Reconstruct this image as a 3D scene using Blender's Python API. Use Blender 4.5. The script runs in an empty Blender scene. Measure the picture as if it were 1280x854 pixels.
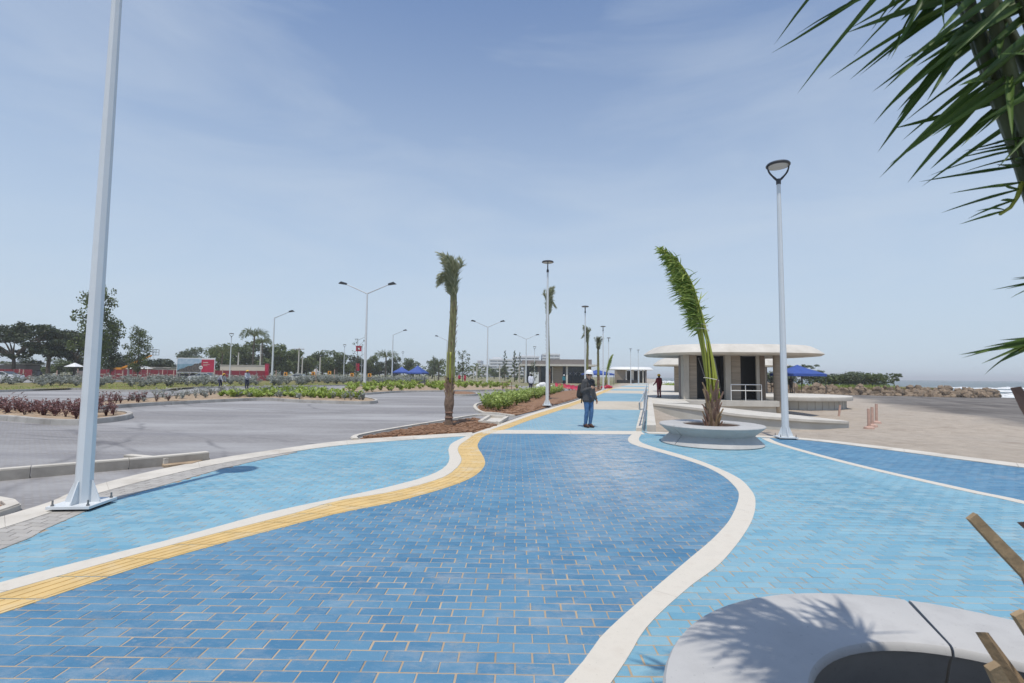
import bpy, bmesh, math, random
import numpy as np
from mathutils import Vector, Matrix
random.seed(7)
R = math.radians
SC = bpy.context.scene
COL = SC.collection

# ------------------------------------------------------------------ camera, sky, sun, exposure
F_PX, CAM_H = 618.0, 1.53
CM = Matrix(((0.9999024, -0.0092209, 0.0104925), (0.0098359, -0.0685842, -0.9975968), (0.0099184, 0.9976027, -0.0684868)))
cam_d = bpy.data.cameras.new('camera')
cam = bpy.data.objects.new('camera', cam_d)
COL.objects.link(cam)
cam_d.sensor_width = 36.0
cam_d.lens = F_PX / 1280 * 36
cam_d.clip_start, cam_d.clip_end = 0.05, 20000
cam.matrix_world = Matrix.Translation((0, 0, CAM_H)) @ CM.to_4x4()
cam_d.dof.use_dof = True
cam_d.dof.focus_distance = 13.0
cam_d.dof.aperture_fstop = 6.3
SC.camera = cam

SUN_DIR = Vector((0.45, 2.2, -6.87)).normalized()      # direction the light travels, read from the lamp's shadow
EL = math.asin(-SUN_DIR.z)
AZ = math.atan2(-SUN_DIR.x, -SUN_DIR.y)
sun_d = bpy.data.lights.new('sun', 'SUN')
sun_d.energy, sun_d.angle, sun_d.color = 3.5, R(0.55), (1.0, 0.94, 0.85)
sun = bpy.data.objects.new('sun', sun_d)
COL.objects.link(sun)
sun.rotation_euler = SUN_DIR.to_track_quat('-Z', 'Y').to_euler()
sun.location = (0, 0, 50)

W = bpy.data.worlds.new('World')
SC.world = W
W.use_nodes = True
nt = W.node_tree
bg = nt.nodes['Background']
bg.inputs['Strength'].default_value = 0.135
sky = nt.nodes.new('ShaderNodeTexSky')
sky.sky_type = 'NISHITA'
sky.sun_disc = False
sky.sun_elevation = EL
sky.sun_rotation = AZ % (2 * math.pi)
sky.altitude = 10
sky.air_density, sky.dust_density, sky.ozone_density = 1.0, 0.4, 3.0
tc = nt.nodes.new('ShaderNodeTexCoord')                # thin high cloud veil, by sky direction
mp = nt.nodes.new('ShaderNodeMapping')
mp.inputs['Scale'].default_value = (1.1, 1.6, 5.0)
mp.inputs['Rotation'].default_value = (0.0, R(14), R(25))
cn = nt.nodes.new('ShaderNodeTexNoise')
cn.inputs['Scale'].default_value = 1.5
cn.inputs['Detail'].default_value = 7
cn.inputs['Roughness'].default_value = 0.55
cn.inputs['Distortion'].default_value = 0.5
cr = nt.nodes.new('ShaderNodeMapRange')
cr.inputs['From Min'].default_value, cr.inputs['From Max'].default_value = 0.42, 0.76
cr.inputs['To Min'].default_value, cr.inputs['To Max'].default_value = 0.0, 0.42
mx = nt.nodes.new('ShaderNodeMix')
mx.data_type = 'RGBA'
nt.links.new(tc.outputs['Generated'], mp.inputs['Vector'])
nt.links.new(mp.outputs['Vector'], cn.inputs['Vector'])
nt.links.new(cn.outputs['Fac'], cr.inputs['Value'])
nt.links.new(cr.outputs['Result'], mx.inputs['Factor'])
tint = nt.nodes.new('ShaderNodeMix')                     # white balance of the sky light
tint.data_type, tint.blend_type = 'RGBA', 'MULTIPLY'
tint.inputs['Factor'].default_value = 1.0
tint.inputs['B'].default_value = (0.90, 1.0, 1.13, 1)
nt.links.new(sky.outputs['Color'], tint.inputs['A'])
sx = nt.nodes.new('ShaderNodeSeparateXYZ')
nt.links.new(tc.outputs['Generated'], sx.inputs[0])
hz = nt.nodes.new('ShaderNodeMapRange')                  # humid haze thickening evenly towards the horizon all round
hz.interpolation_type = 'SMOOTHSTEP'
for k, v in (('From Min', 0.85), ('From Max', -0.02), ('To Min', 0.0), ('To Max', 0.92)): hz.inputs[k].default_value = v
nt.links.new(sx.outputs['Z'], hz.inputs['Value'])
hm = nt.nodes.new('ShaderNodeMix')
hm.data_type = 'RGBA'
hm.inputs['B'].default_value = (4.15, 4.95, 5.8, 1)
nt.links.new(hz.outputs['Result'], hm.inputs['Factor'])
nt.links.new(tint.outputs['Result'], hm.inputs['A'])
nt.links.new(hm.outputs['Result'], mx.inputs['A'])
mx.inputs['B'].default_value = (4.7, 5.3, 6.0, 1)
nt.links.new(mx.outputs['Result'], bg.inputs['Color'])

vs = SC.view_settings
vs.view_transform, vs.look, vs.exposure, vs.gamma = 'Standard', 'None', 0.0, 1.0
SC.render.engine = 'CYCLES'
SC.cycles.use_denoising = True
SC.cycles.max_bounces = 6
SC.cycles.transparent_max_bounces = 6

# ------------------------------------------------------------------ survey helpers: photo pixel -> point on the ground / at a distance
def ray(px, py):
    return CM @ Vector(((px - 640) / F_PX, -(py - 427) / F_PX, -1.0))
def G(px, py, z=0.0):
    d = ray(px, py); t = (z - CAM_H) / d.z
    return Vector((d.x * t, d.y * t, z))
def at(px, py, y):
    d = ray(px, py); t = y / d.y
    return Vector((d.x * t, y, d.z * t + CAM_H))
def X(px, y): return at(px, 470, y).x
def Z(px, py, y): return at(px, py, y).z

def crv(pts, n):                                        # Catmull-Rom resampling at equal arc steps
    P = [Vector(p) for p in pts]
    if len(P) == 2:
        return [P[0].lerp(P[1], i / (n - 1)) for i in range(n)]
    P = [P[0] * 2 - P[1]] + P + [P[-1] * 2 - P[-2]]
    out = []
    for i in range(1, len(P) - 2):
        a, b, c, d = P[i - 1:i + 3]
        for k in range(12):
            t = k / 12
            out.append(0.5 * ((2 * b) + (c - a) * t + (2 * a - 5 * b + 4 * c - d) * t * t + (3 * b - a - 3 * c + d) * t ** 3))
    out.append(P[-2])
    L = [0]
    for p, q in zip(out, out[1:]): L.append(L[-1] + (q - p).length)
    res, j = [], 0
    for i in range(n):
        s = L[-1] * i / (n - 1)
        while j < len(L) - 2 and L[j + 1] < s: j += 1
        t = (s - L[j]) / max(1e-9, L[j + 1] - L[j])
        res.append(out[j].lerp(out[j + 1], min(1, max(0, t))))
    return res
def length(pts): return sum((b - a).length for a, b in zip(pts, pts[1:]))

# ------------------------------------------------------------------ materials
def node(t, typ, **kw):
    n = t.nodes.new(typ)
    for k, v in kw.items():
        if k in n.inputs: n.inputs[k].default_value = v
        else: setattr(n, k, v)
    return n
def base(name):
    m = bpy.data.materials.new(name); m.use_nodes = True
    return m, m.node_tree, m.node_tree.nodes['Principled BSDF']
def c4(c, k=1.0): return (min(1, c[0] * k), min(1, c[1] * k), min(1, c[2] * k), 1)
def noise(t, scale, detail=4, coord='Position', rough=0.6, stretch=None):
    if coord == 'Position': g = t.nodes.new('ShaderNodeNewGeometry').outputs['Position']
    else: g = t.nodes.new('ShaderNodeTexCoord').outputs['Object']
    if stretch:
        mm = t.nodes.new('ShaderNodeMapping'); mm.inputs['Scale'].default_value = stretch
        t.links.new(g, mm.inputs['Vector']); g = mm.outputs['Vector']
    n = node(t, 'ShaderNodeTexNoise', Scale=scale, Detail=detail, Roughness=rough)
    t.links.new(g, n.inputs['Vector'])
    return n.outputs['Fac']
def rng(t, src, a, b, c=0.0, d=1.0):
    r = t.nodes.new('ShaderNodeMapRange')
    for k, v in zip(('From Min', 'From Max', 'To Min', 'To Max'), (a, b, c, d)): r.inputs[k].default_value = v
    t.links.new(src, r.inputs['Value'])
    return r.outputs['Result']
def mixc(t, fac, a, b):
    m = t.nodes.new('ShaderNodeMix'); m.data_type = 'RGBA'
    for k, v in (('Factor', fac), ('A', a), ('B', b)):
        if isinstance(v, (int, float)) or isinstance(v, tuple): m.inputs[k].default_value = v
        else: t.links.new(v, m.inputs[k])
    return m.outputs['Result']
def math2(t, op, a, b=0.0):
    m = t.nodes.new('ShaderNodeMath'); m.operation = op
    for i, v in enumerate((a, b)):
        if isinstance(v, (int, float)): m.inputs[i].default_value = v
        else: t.links.new(v, m.inputs[i])
    return m.outputs[0]
def bump(t, p, h, strength=0.3, dist=0.01):
    b = node(t, 'ShaderNodeBump', Strength=strength, Distance=dist)
    t.links.new(h, b.inputs['Height']); t.links.new(b.outputs['Normal'], p.inputs['Normal'])
def rnd(t):                                             # per piece: face attribute in joined meshes, Object Info in single ones
    a = t.nodes.new('ShaderNodeAttribute'); a.attribute_name = 'rnd'
    o = t.nodes.new('ShaderNodeObjectInfo')
    return math2(t, 'FRACT', math2(t, 'ADD', a.outputs['Fac'], o.outputs['Random']))
def pm(name, col, rough=0.6, var=0.12, scale=6.0, b=0.0, metal=0.0, coord='Object', piece=0.0, dirt=None, dirt_scale=1.5, spec=0.5, bdist=0.01, stretch=None, speck=0.0):
    m, t, p = base(name)
    n = noise(t, scale, 5, coord, stretch=stretch)
    c = mixc(t, rng(t, n, 0.3, 0.7), c4(col, 1 - var), c4(col, 1 + var))
    if piece:
        c = mixc(t, rng(t, rnd(t), 0, 1, 0, piece), c, c4(col, 0.5))
    if dirt:
        d = noise(t, dirt_scale, 6, coord)
        c = mixc(t, rng(t, d, 0.52, 0.72, 0, 0.75), c, c4(dirt))
    if speck:                                           # air holes and small stains
        c = mixc(t, rng(t, noise(t, 55, 3, coord), 0.66, 0.72, 0, speck), c, c4(col, 0.45))
        c = mixc(t, rng(t, noise(t, 9, 8, coord, 0.8), 0.55, 0.75, 0, speck * .7), c, c4(col, 0.7))
    t.links.new(c, p.inputs['Base Color'])
    p.inputs['Roughness'].default_value = rough
    p.inputs['Metallic'].default_value = metal
    p.inputs['Specular IOR Level'].default_value = spec
    if b: bump(t, p, noise(t, scale * 5, 5, coord), b, bdist)
    return m
def leafm(name, col, col2, var=0.5, trans=0.25):
    m, t, p = base(name)
    c = mixc(t, rnd(t), c4(col, 1 - var * .5), c4(col2))
    n = noise(t, 1.3, 3, 'Object')
    c = mixc(t, rng(t, n, 0.35, 0.7, 0, var), c, c4(col, 0.6))
    t.links.new(c, p.inputs['Base Color'])
    p.inputs['Roughness'].default_value = 0.5
    p.inputs['Specular IOR Level'].default_value = 0.35
    tr = t.nodes.new('ShaderNodeBsdfTranslucent')
    t.links.new(c, tr.inputs['Color'])
    ms = t.nodes.new('ShaderNodeMixShader'); ms.inputs[0].default_value = trans
    t.links.new(p.outputs[0], ms.inputs[1]); t.links.new(tr.outputs[0], ms.inputs[2])
    t.links.new(ms.outputs[0], t.nodes['Material Output'].inputs['Surface'])
    return m
def paver_mat(name, c_lo, c_hi, dust_col, dust=0.5, trodden=False, scr=0.5):
    m, t, p = base(name)
    r = rnd(t)
    c = mixc(t, r, c4(c_lo), c4(c_hi))
    wide = noise(t, 0.55, 4, 'Position', 0.55)
    c = mixc(t, rng(t, wide, 0.38, 0.66, 0, 0.55), c, c4(c_hi, 1.12))
    # dry cement dust: worn patches, strongest on the trodden middle of the path
    dn = noise(t, 2.2, 12, 'Position', 0.82, (0.6, 1.1, 1.0))
    patch = rng(t, noise(t, 0.35, 3, 'Position'), 0.40, 0.58, 0.35, 1.0)
    c = mixc(t, math2(t, 'MULTIPLY', rng(t, dn, 0.50, 0.68, 0, dust), patch), c, c4(dust_col))
    tan = noise(t, 4.0, 10, 'Position', 0.85, (1.0, 1.6, 1.0))
    c = mixc(t, math2(t, 'MULTIPLY', rng(t, tan, 0.53, 0.66, 0, 0.55), patch), c, (0.46, 0.37, 0.26, 1))
    if trodden:                                        # cement dust and sand carried along the walking line
        g = t.nodes.new('ShaderNodeNewGeometry').outputs['Position']; s = t.nodes.new('ShaderNodeSeparateXYZ'); t.links.new(g, s.inputs[0])
        off = math2(t, 'ABSOLUTE', math2(t, 'SUBTRACT', s.outputs['X'], math2(t, 'ADD', math2(t, 'MULTIPLY', s.outputs['Y'], 0.15), 0.35)))
        path = math2(t, 'MULTIPLY', rng(t, off, 1.3, 0.2), rng(t, s.outputs['Y'], 4.5, 8.5))
        c = mixc(t, math2(t, 'MULTIPLY', path, rng(t, noise(t, 3.0, 12, 'Position', 0.8, (0.7, 1.5, 1)), 0.46, 0.62, 0.12, 0.85)), c, (0.50, 0.51, 0.50, 1))
        c = mixc(t, math2(t, 'MULTIPLY', path, rng(t, noise(t, 2.6, 8, 'Position', 0.8), 0.52, 0.66, 0, 0.55)), c, (0.47, 0.38, 0.27, 1))
        worn = math2(t, 'FRACT', math2(t, 'MULTIPLY', r, 7.31))
        c = mixc(t, math2(t, 'MULTIPLY', path, rng(t, worn, 0.45, 1.0, 0, 0.55)), c, (0.42, 0.45, 0.47, 1))
        sc_ = noise(t, 16, 5, 'Position', 0.65, (0.45, 1.2, 1))
        c = mixc(t, math2(t, 'MULTIPLY', path, rng(t, sc_, 0.57, 0.62, 0, 0.7)), c, (0.60, 0.61, 0.60, 1))
    mk = noise(t, 0.8, 5, 'Position', 0.6, (3.0, 0.22, 1.0))
    c = mixc(t, rng(t, mk, 0.60, 0.72, 0, 0.30), c, c4(c_lo, 0.62))
    fn = noise(t, 26.0, 6, 'Position', 0.75, (0.5, 1.3, 1.0))
    c = mixc(t, rng(t, fn, 0.58, 0.80, 0, scr), c, c4(dust_col, 1.05))
    sp = noise(t, 160.0, 2, 'Position')
    c = mixc(t, rng(t, sp, 0.35, 0.65, 0, 0.22), c, c4(c_lo, 0.7))
    t.links.new(c, p.inputs['Base Color'])
    t.links.new(rng(t, fn, 0.35, 0.7, 0.5, 0.78), p.inputs['Roughness'])
    p.inputs['Specular IOR Level'].default_value = 0.4
    bump(t, p, sp, 0.25, 0.003)
    return m

M = {}
M['dark_blue'] = paver_mat('dark_blue_paver', (0.050, 0.165, 0.29), (0.115, 0.255, 0.375), (0.44, 0.46, 0.46), 0.55, trodden=True, scr=0.7)
M['light_blue'] = paver_mat('light_blue_paver', (0.115, 0.295, 0.41), (0.225, 0.405, 0.485), (0.50, 0.51, 0.47), 0.5, scr=0.65)
M['mid_blue'] = paver_mat('mid_blue_paver', (0.165, 0.325, 0.425), (0.25, 0.40, 0.465), (0.52, 0.50, 0.46), 0.75)
M['beige_paver'] = paver_mat('beige_paver', (0.48, 0.42, 0.33), (0.56, 0.50, 0.40), (0.60, 0.56, 0.48), 0.4)
M['grey_paver'] = paver_mat('grey_paver', (0.33, 0.31, 0.28), (0.43, 0.405, 0.365), (0.50, 0.47, 0.43), 0.5)
M['joint'] = pm('joint_sand', (0.40, 0.31, 0.21), 0.95, 0.25, 3, coord='Position', dirt=(0.20, 0.21, 0.22), dirt_scale=0.6)
M['band'] = pm('cast_concrete_band', (0.60, 0.555, 0.475), 0.8, 0.05, 6, 0.10, coord='Position', dirt=(0.52, 0.47, 0.395), dirt_scale=6, speck=0.35)
M['yellow'] = pm('yellow_tile', (0.635, 0.445, 0.185), 0.75, 0.10, 5, 0.12, coord='Position', piece=0.16, dirt=(0.60, 0.50, 0.33), dirt_scale=3.0)
M['grout'] = pm('pale_grout', (0.62, 0.55, 0.42), 0.9, 0.1, 5, coord='Position')
M['curb'] = pm('curb_concrete', (0.42, 0.40, 0.365), 0.85, 0.14, 2.0, 0.2, coord='Position', dirt=(0.24, 0.21, 0.18), dirt_scale=1.2)
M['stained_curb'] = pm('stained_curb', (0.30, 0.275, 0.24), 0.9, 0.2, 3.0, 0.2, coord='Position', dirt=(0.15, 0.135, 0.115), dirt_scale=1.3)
M['pale_curb'] = pm('pale_curb_concrete', (0.57, 0.53, 0.46), 0.85, 0.12, 2.0, 0.2, coord='Position', dirt=(0.40, 0.35, 0.28), dirt_scale=1.5)
M['mulch'] = pm('bark_mulch', (0.245, 0.135, 0.075), 0.95, 0.4, 14, 0.6, coord='Position', bdist=0.02, dirt=(0.34, 0.21, 0.125), dirt_scale=4)
M['dark_soil'] = pm('shade_dark_soil', (0.045, 0.038, 0.033), 0.95, 0.4, 10, 0.6, coord='Position', bdist=0.02)  # dark soil, with the bench hollow's deep shade also put into its colour
M['soil'] = pm('dry_soil', (0.36, 0.27, 0.18), 0.95, 0.3, 5, 0.6, coord='Position', bdist=0.03, dirt=(0.22, 0.13, 0.075), dirt_scale=0.8)
M['turf'] = pm('yellowing_turf', (0.19, 0.165, 0.055), 0.95, 0.35, 3, 0.6, coord='Position', bdist=0.04, dirt=(0.10, 0.15, 0.035), dirt_scale=0.5)
M['smooth_conc'] = pm('smooth_precast_concrete', (0.44, 0.432, 0.415), 0.66, 0.10, 1.6, 0.10, dirt=(0.36, 0.352, 0.34), dirt_scale=3.5, speck=0.5)
M['conc'] = pm('pale_cast_concrete', (0.56, 0.53, 0.47), 0.8, 0.10, 1.2, 0.1, dirt=(0.46, 0.43, 0.37), dirt_scale=0.9)
M['wall_conc'] = pm('ramp_wall_concrete', (0.46, 0.455, 0.42), 0.85, 0.08, 0.6, 0.1, dirt=(0.42, 0.40, 0.35), dirt_scale=0.5)
M['board_conc'] = pm('board_marked_concrete', (0.285, 0.235, 0.18), 0.85, 0.22, 1.0, 0.4, stretch=(0.6, 0.6, 9.0), dirt=(0.25, 0.22, 0.18), dirt_scale=1.2)
M['pillar_conc'] = pm('pillar_concrete', (0.42, 0.385, 0.325), 0.85, 0.14, 1.2, 0.2, stretch=(1, 1, .4), dirt=(0.33, 0.30, 0.25), dirt_scale=1.5)
M['brown_conc'] = pm('brown_column', (0.20, 0.15, 0.11), 0.8, 0.2, 2.5, 0.2, stretch=(1, 1, .3))
M['dark_in'] = pm('shade_dark_interior', (0.030, 0.030, 0.030), 0.8, 0.1, 2)  # near-black puts the shade inside the buildings into the wall colour
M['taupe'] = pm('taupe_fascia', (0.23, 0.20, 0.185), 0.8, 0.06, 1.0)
M['white_steel'] = pm('light_grey_painted_steel', (0.63, 0.66, 0.675), 0.36, 0.03, 1.2, dirt=(0.56, 0.59, 0.60), dirt_scale=2)
M['grey_steel'] = pm('galvanised_steel', (0.50, 0.52, 0.53), 0.42, 0.06, 3, metal=0.25)
M['dark_steel'] = pm('dark_lamp_metal', (0.035, 0.038, 0.045), 0.4, 0.1, 4)
M['diffuser'] = pm('lamp_diffuser', (0.50, 0.51, 0.50), 0.25, 0.05, 5)
M['bolt'] = pm('bolt_steel', (0.22, 0.22, 0.22), 0.4, 0.1, 20, metal=0.6)
M['boot'] = pm('palm_boot', (0.24, 0.145, 0.105), 0.85, 0.35, 8, 0.6, piece=0.6, stretch=(1, 1, .15))
M['boot_cut'] = pm('palm_boot_weathered', (0.31, 0.22, 0.125), 0.85, 0.35, 9, 0.5, piece=0.4, stretch=(1, 1, .2))
M['palm_trunk'] = pm('palm_trunk', (0.20, 0.14, 0.10), 0.95, 0.4, 9, 0.9, bdist=0.03, dirt=(0.12, 0.075, 0.045), dirt_scale=5)
M['petiole'] = pm('yellow_green_petiole', (0.34, 0.36, 0.045), 0.42, 0.22, 3, piece=0.55, stretch=(3, 3, .4))
M['old_petiole'] = pm('olive_petiole', (0.20, 0.195, 0.085), 0.6, 0.4, 6, piece=0.5, stretch=(2, 2, .6), dirt=(0.28, 0.25, 0.15), dirt_scale=7)
M['frond'] = leafm('palm_leaflet', (0.12, 0.22, 0.030), (0.42, 0.50, 0.13), 0.25, 0.3)
M['near_frond'] = leafm('near_palm_leaflet', (0.045, 0.095, 0.016), (0.090, 0.150, 0.028), 0.3, 0.18)  # darker than the other fronds: overhead shade put into the leaf colour
M['old_frond'] = leafm('olive_palm_leaflet', (0.21, 0.245, 0.125), (0.48, 0.48, 0.33), 0.25, 0.28)
M['shade_dark_petiole'] = pm('shaded_petiole', (0.060, 0.072, 0.026), 0.6, 0.35, 6, piece=0.4, stretch=(2, 2, .6))  # petiole darkened: the crown's shade is put into the stalk colour
M['string'] = pm('pale_string', (0.55, 0.52, 0.42), 0.8, 0.1, 20)
M['bark'] = pm('tree_bark', (0.105, 0.085, 0.065), 0.95, 0.3, 6, 0.5)
M['leaf_dark'] = leafm('dark_leaf', (0.042, 0.062, 0.024), (0.080, 0.102, 0.042), 0.55)
M['leaf_mid'] = leafm('mid_leaf', (0.095, 0.132, 0.036), (0.175, 0.215, 0.070), 0.5)
M['leaf_hazy'] = leafm('hazed_pale_leaf', (0.115, 0.15, 0.078), (0.18, 0.21, 0.115), 0.5)  # distance haze put into the green; pale saplings share it
M['leaf_grey'] = leafm('silver_leaf', (0.27, 0.30, 0.27), (0.44, 0.46, 0.42), 0.6)
M['leaf_purple'] = leafm('purple_leaf', (0.15, 0.065, 0.065), (0.28, 0.15, 0.135), 0.45)
M['leaf_lily'] = leafm('bright_leaf', (0.23, 0.34, 0.045), (0.43, 0.52, 0.13), 0.3, 0.3)
M['leaf_bush'] = leafm('bush_leaf', (0.26, 0.36, 0.065), (0.44, 0.53, 0.17), 0.3, 0.3)
M['red_panel'] = pm('red_fence_panel', (0.21, 0.020, 0.032), 0.6, 0.2, 0.8, dirt=(0.14, 0.025, 0.035), dirt_scale=0.6)
M['red'] = pm('red_plastic', (0.42, 0.02, 0.055), 0.45, 0.12, 2)
M['white'] = pm('white_paint', (0.72, 0.72, 0.70), 0.5, 0.04, 2)
M['cream'] = pm('cream_render', (0.60, 0.54, 0.45), 0.8, 0.08, 0.5)
M['pink_post'] = pm('pinkish_pipe', (0.50, 0.33, 0.26), 0.6, 0.15, 5)
M['blue_canvas'] = pm('blue_canvas', (0.035, 0.08, 0.31), 0.6, 0.15, 1.5)
M['orange'] = pm('orange_paint', (0.72, 0.30, 0.03), 0.5, 0.1, 2)
M['black'] = pm('black_rubber', (0.02, 0.02, 0.022), 0.7, 0.1, 4)
M['glass'] = pm('dark_glass', (0.03, 0.04, 0.05), 0.08, 0.05, 1)
M['car_white'] = pm('car_white_paint', (0.70, 0.71, 0.72), 0.2, 0.02, 1)
M['rock'] = pm('armour_rock', (0.26, 0.19, 0.125), 0.9, 0.3, 1.2, 0.5, piece=0.6, bdist=0.05, dirt=(0.17, 0.14, 0.11), dirt_scale=0.8)
M['hotel'] = pm('hotel_white', (0.66, 0.67, 0.68), 0.7, 0.03, 0.1)
M['hotel_glass'] = pm('hotel_window', (0.25, 0.28, 0.31), 0.3, 0.05, 0.1)
M['skin'] = pm('skin', (0.50, 0.30, 0.21), 0.5, 0.05, 20)
M['skin_dark'] = pm('dark_skin', (0.12, 0.065, 0.042), 0.5, 0.05, 20)
def cloth(n, c, v=0.12): return pm(n, c, 0.85, v, 14, 0.25, bdist=0.006)
M['jacket'] = cloth('charcoal_jacket', (0.065, 0.065, 0.068))
M['jeans'] = cloth('blue_jeans', (0.06, 0.14, 0.28), 0.3)
M['boots'] = cloth('brown_boots', (0.075, 0.035, 0.025))
M['bag'] = cloth('black_bag', (0.030, 0.026, 0.024))
M['hat_white'] = pm('white_hard_hat', (0.80, 0.80, 0.80), 0.3, 0.02, 3)
M['hat_yellow'] = pm('yellow_hard_hat', (0.75, 0.42, 0.02), 0.35, 0.03, 3)
M['shirt_white'] = cloth('white_shirt', (0.70, 0.72, 0.78), 0.05)
M['shirt_grey'] = cloth('grey_shirt', (0.34, 0.36, 0.40), 0.08)
M['navy'] = cloth('navy_trousers', (0.020, 0.024, 0.055))
M['teal'] = cloth('teal_shirt', (0.035, 0.20, 0.25))
M['maroon'] = cloth('maroon_overalls', (0.15, 0.012, 0.022))
M['red_cloth'] = cloth('red_shirt', (0.42, 0.025, 0.06))
M['hair'] = pm('dark_hair', (0.014, 0.011, 0.010), 0.6, 0.2, 30)

# ground sheets ------------------------------------------------------
def lot_mat():
    m, t, p = base('grey_paved_lot')
    g = t.nodes.new('ShaderNodeNewGeometry').outputs['Position']
    br = node(t, 'ShaderNodeTexBrick', Scale=4.6)
    br.inputs['Color1'].default_value = (0.215, 0.21, 0.215, 1); br.inputs['Color2'].default_value = (0.275, 0.27, 0.27, 1)
    br.inputs['Mortar'].default_value = (0.22, 0.20, 0.18, 1); br.inputs['Mortar Size'].default_value = 0.03
    t.links.new(g, br.inputs['Vector'])
    c = br.outputs['Color']
    n = noise(t, 0.32, 6, 'Position', 0.6, (0.35, 1.2, 1))
    c = mixc(t, rng(t, n, 0.44, 0.64, 0, 0.65), c, (0.40, 0.395, 0.39, 1))
    n2 = noise(t, 0.5, 5, 'Position', 0.6, (0.15, 1.5, 1))
    c = mixc(t, rng(t, n2, 0.55, 0.66, 0, 0.5), c, (0.18, 0.175, 0.185, 1))
    # rubber from turning tyres: thin rings about a few turning centres
    sep = t.nodes.new('ShaderNodeVectorMath'); sep.operation = 'DISTANCE'
    wn = noise(t, 0.25, 3, 'Position')
    for cx, cy, r0, w in ((-14, 3.0, 9.3, .10), (-14.5, 3.4, 10.9, .10), (-9, 27.0, 9.5, .13), (-8, 31, 11.6, .14), (-20, 2.2, 11.0, .12), (-4, 26.5, 6.6, .12), (-19, 2.0, 13.2, .15), (-11, 0.5, 12.4, .10), (-22, 5, 14.5, .12), (-6, 34, 14.2, .16), (-12, 4.5, 6.9, .08)):
        d = t.nodes.new('ShaderNodeVectorMath'); d.operation = 'DISTANCE'
        t.links.new(g, d.inputs[0]); d.inputs[1].default_value = (cx, cy, 0)
        dd = math2(t, 'ADD', d.outputs['Value'], math2(t, 'MULTIPLY', wn, 1.2))
        k = math2(t, 'ABSOLUTE', math2(t, 'SUBTRACT', dd, r0 + .6))
        f = rng(t, k, w, 0.0, 0, 0.6)
        f = math2(t, 'MULTIPLY', f, rng(t, noise(t, 0.6, 4, 'Position'), 0.4, 0.6))
        c = mixc(t, f, c, (0.09, 0.088, 0.095, 1))
    t.links.new(c, p.inputs['Base Color']); p.inputs['Roughness'].default_value = 0.85
    bump(t, p, br.outputs['Fac'], 0.2, 0.004)
    return m
M['lot'] = lot_mat()
def shore_x(y): return 88 - (y - 92) * 0.228
def terrain_mat():
    m, t, p = base('sand_and_dry_ground')
    g = t.nodes.new('ShaderNodeNewGeometry').outputs['Position']
    s = t.nodes.new('ShaderNodeSeparateXYZ'); t.links.new(g, s.inputs[0])
    fine = noise(t, 2.2, 8, 'Position', 0.65)
    wide = noise(t, 0.12, 6, 'Position', 0.6, (0.6, 1.6, 1))
    sand = mixc(t, rng(t, fine, 0.3, 0.7), (0.345, 0.295, 0.24, 1), (0.475, 0.41, 0.335, 1))
    sand = mixc(t, rng(t, wide, 0.45, 0.65, 0, 0.6), sand, (0.40, 0.355, 0.30, 1))
    ruts = noise(t, 0.8, 9, 'Position', 0.78, (0.55, 0.95, 1))
    sand = mixc(t, rng(t, ruts, 0.53, 0.66, 0, 0.65), sand, (0.25, 0.20, 0.155, 1))
    sand = mixc(t, rng(t, noise(t, 7.0, 6, 'Position', 0.75), 0.62, 0.70, 0, 0.6), sand, (0.17, 0.13, 0.10, 1))
    wet = mixc(t, rng(t, wide, 0.35, 0.6), (0.115, 0.103, 0.093, 1), (0.19, 0.175, 0.16, 1))
    wet = mixc(t, rng(t, ruts, 0.52, 0.64, 0, 0.7), wet, (0.085, 0.075, 0.066, 1))
    u_ = math2(t, 'SUBTRACT', s.outputs['X'], math2(t, 'MULTIPLY', s.outputs['Y'], 0.397))
    cb = t.nodes.new('ShaderNodeCombineXYZ'); t.links.new(math2(t, 'MULTIPLY', u_, 0.55), cb.inputs[0]); t.links.new(math2(t, 'MULTIPLY', s.outputs['Y'], 0.05), cb.inputs[1])
    sk = node(t, 'ShaderNodeTexNoise', Scale=1.0, Detail=8, Roughness=0.7); t.links.new(cb.outputs[0], sk.inputs['Vector'])
    wet = mixc(t, rng(t, sk.outputs['Fac'], 0.50, 0.66, 0, 0.75), wet, (0.27, 0.245, 0.215, 1))
    wet = mixc(t, rng(t, sk.outputs['Fac'], 0.46, 0.34, 0, 0.7), wet, (0.075, 0.066, 0.060, 1))
    # the tide line: wet sand seaward of a line from the round terrace to the right
    line = math2(t, 'SUBTRACT', s.outputs['X'], math2(t, 'ADD', math2(t, 'MULTIPLY', s.outputs['Y'], 0.397), 18.4))
    line = math2(t, 'ADD', line, rng(t, noise(t, 0.10, 5, 'Position'), 0, 1, -6, 6))
    c = mixc(t, rng(t, line, -1.5, 1.8), sand, wet)
    # landward ground left of the promenade: dry earth with thin grass
    gr = mixc(t, rng(t, noise(t, 0.15, 6, 'Position'), 0.4, 0.6), (0.30, 0.25, 0.17, 1), (0.13, 0.15, 0.055, 1))
    lx = math2(t, 'SUBTRACT', math2(t, 'MULTIPLY', s.outputs['Y'], 0.26), s.outputs['X'])
    c = mixc(t, rng(t, lx, 5.0, 7.0), c, gr)
    t.links.new(c, p.inputs['Base Color']); p.inputs['Roughness'].default_value = 0.92
    p.inputs['Specular IOR Level'].default_value = 0.2
    bump(t, p, math2(t, 'ADD', fine, math2(t, 'MULTIPLY', ruts, 2.0)), 0.8, 0.09)
    return m
M['terrain'] = terrain_mat()
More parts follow.
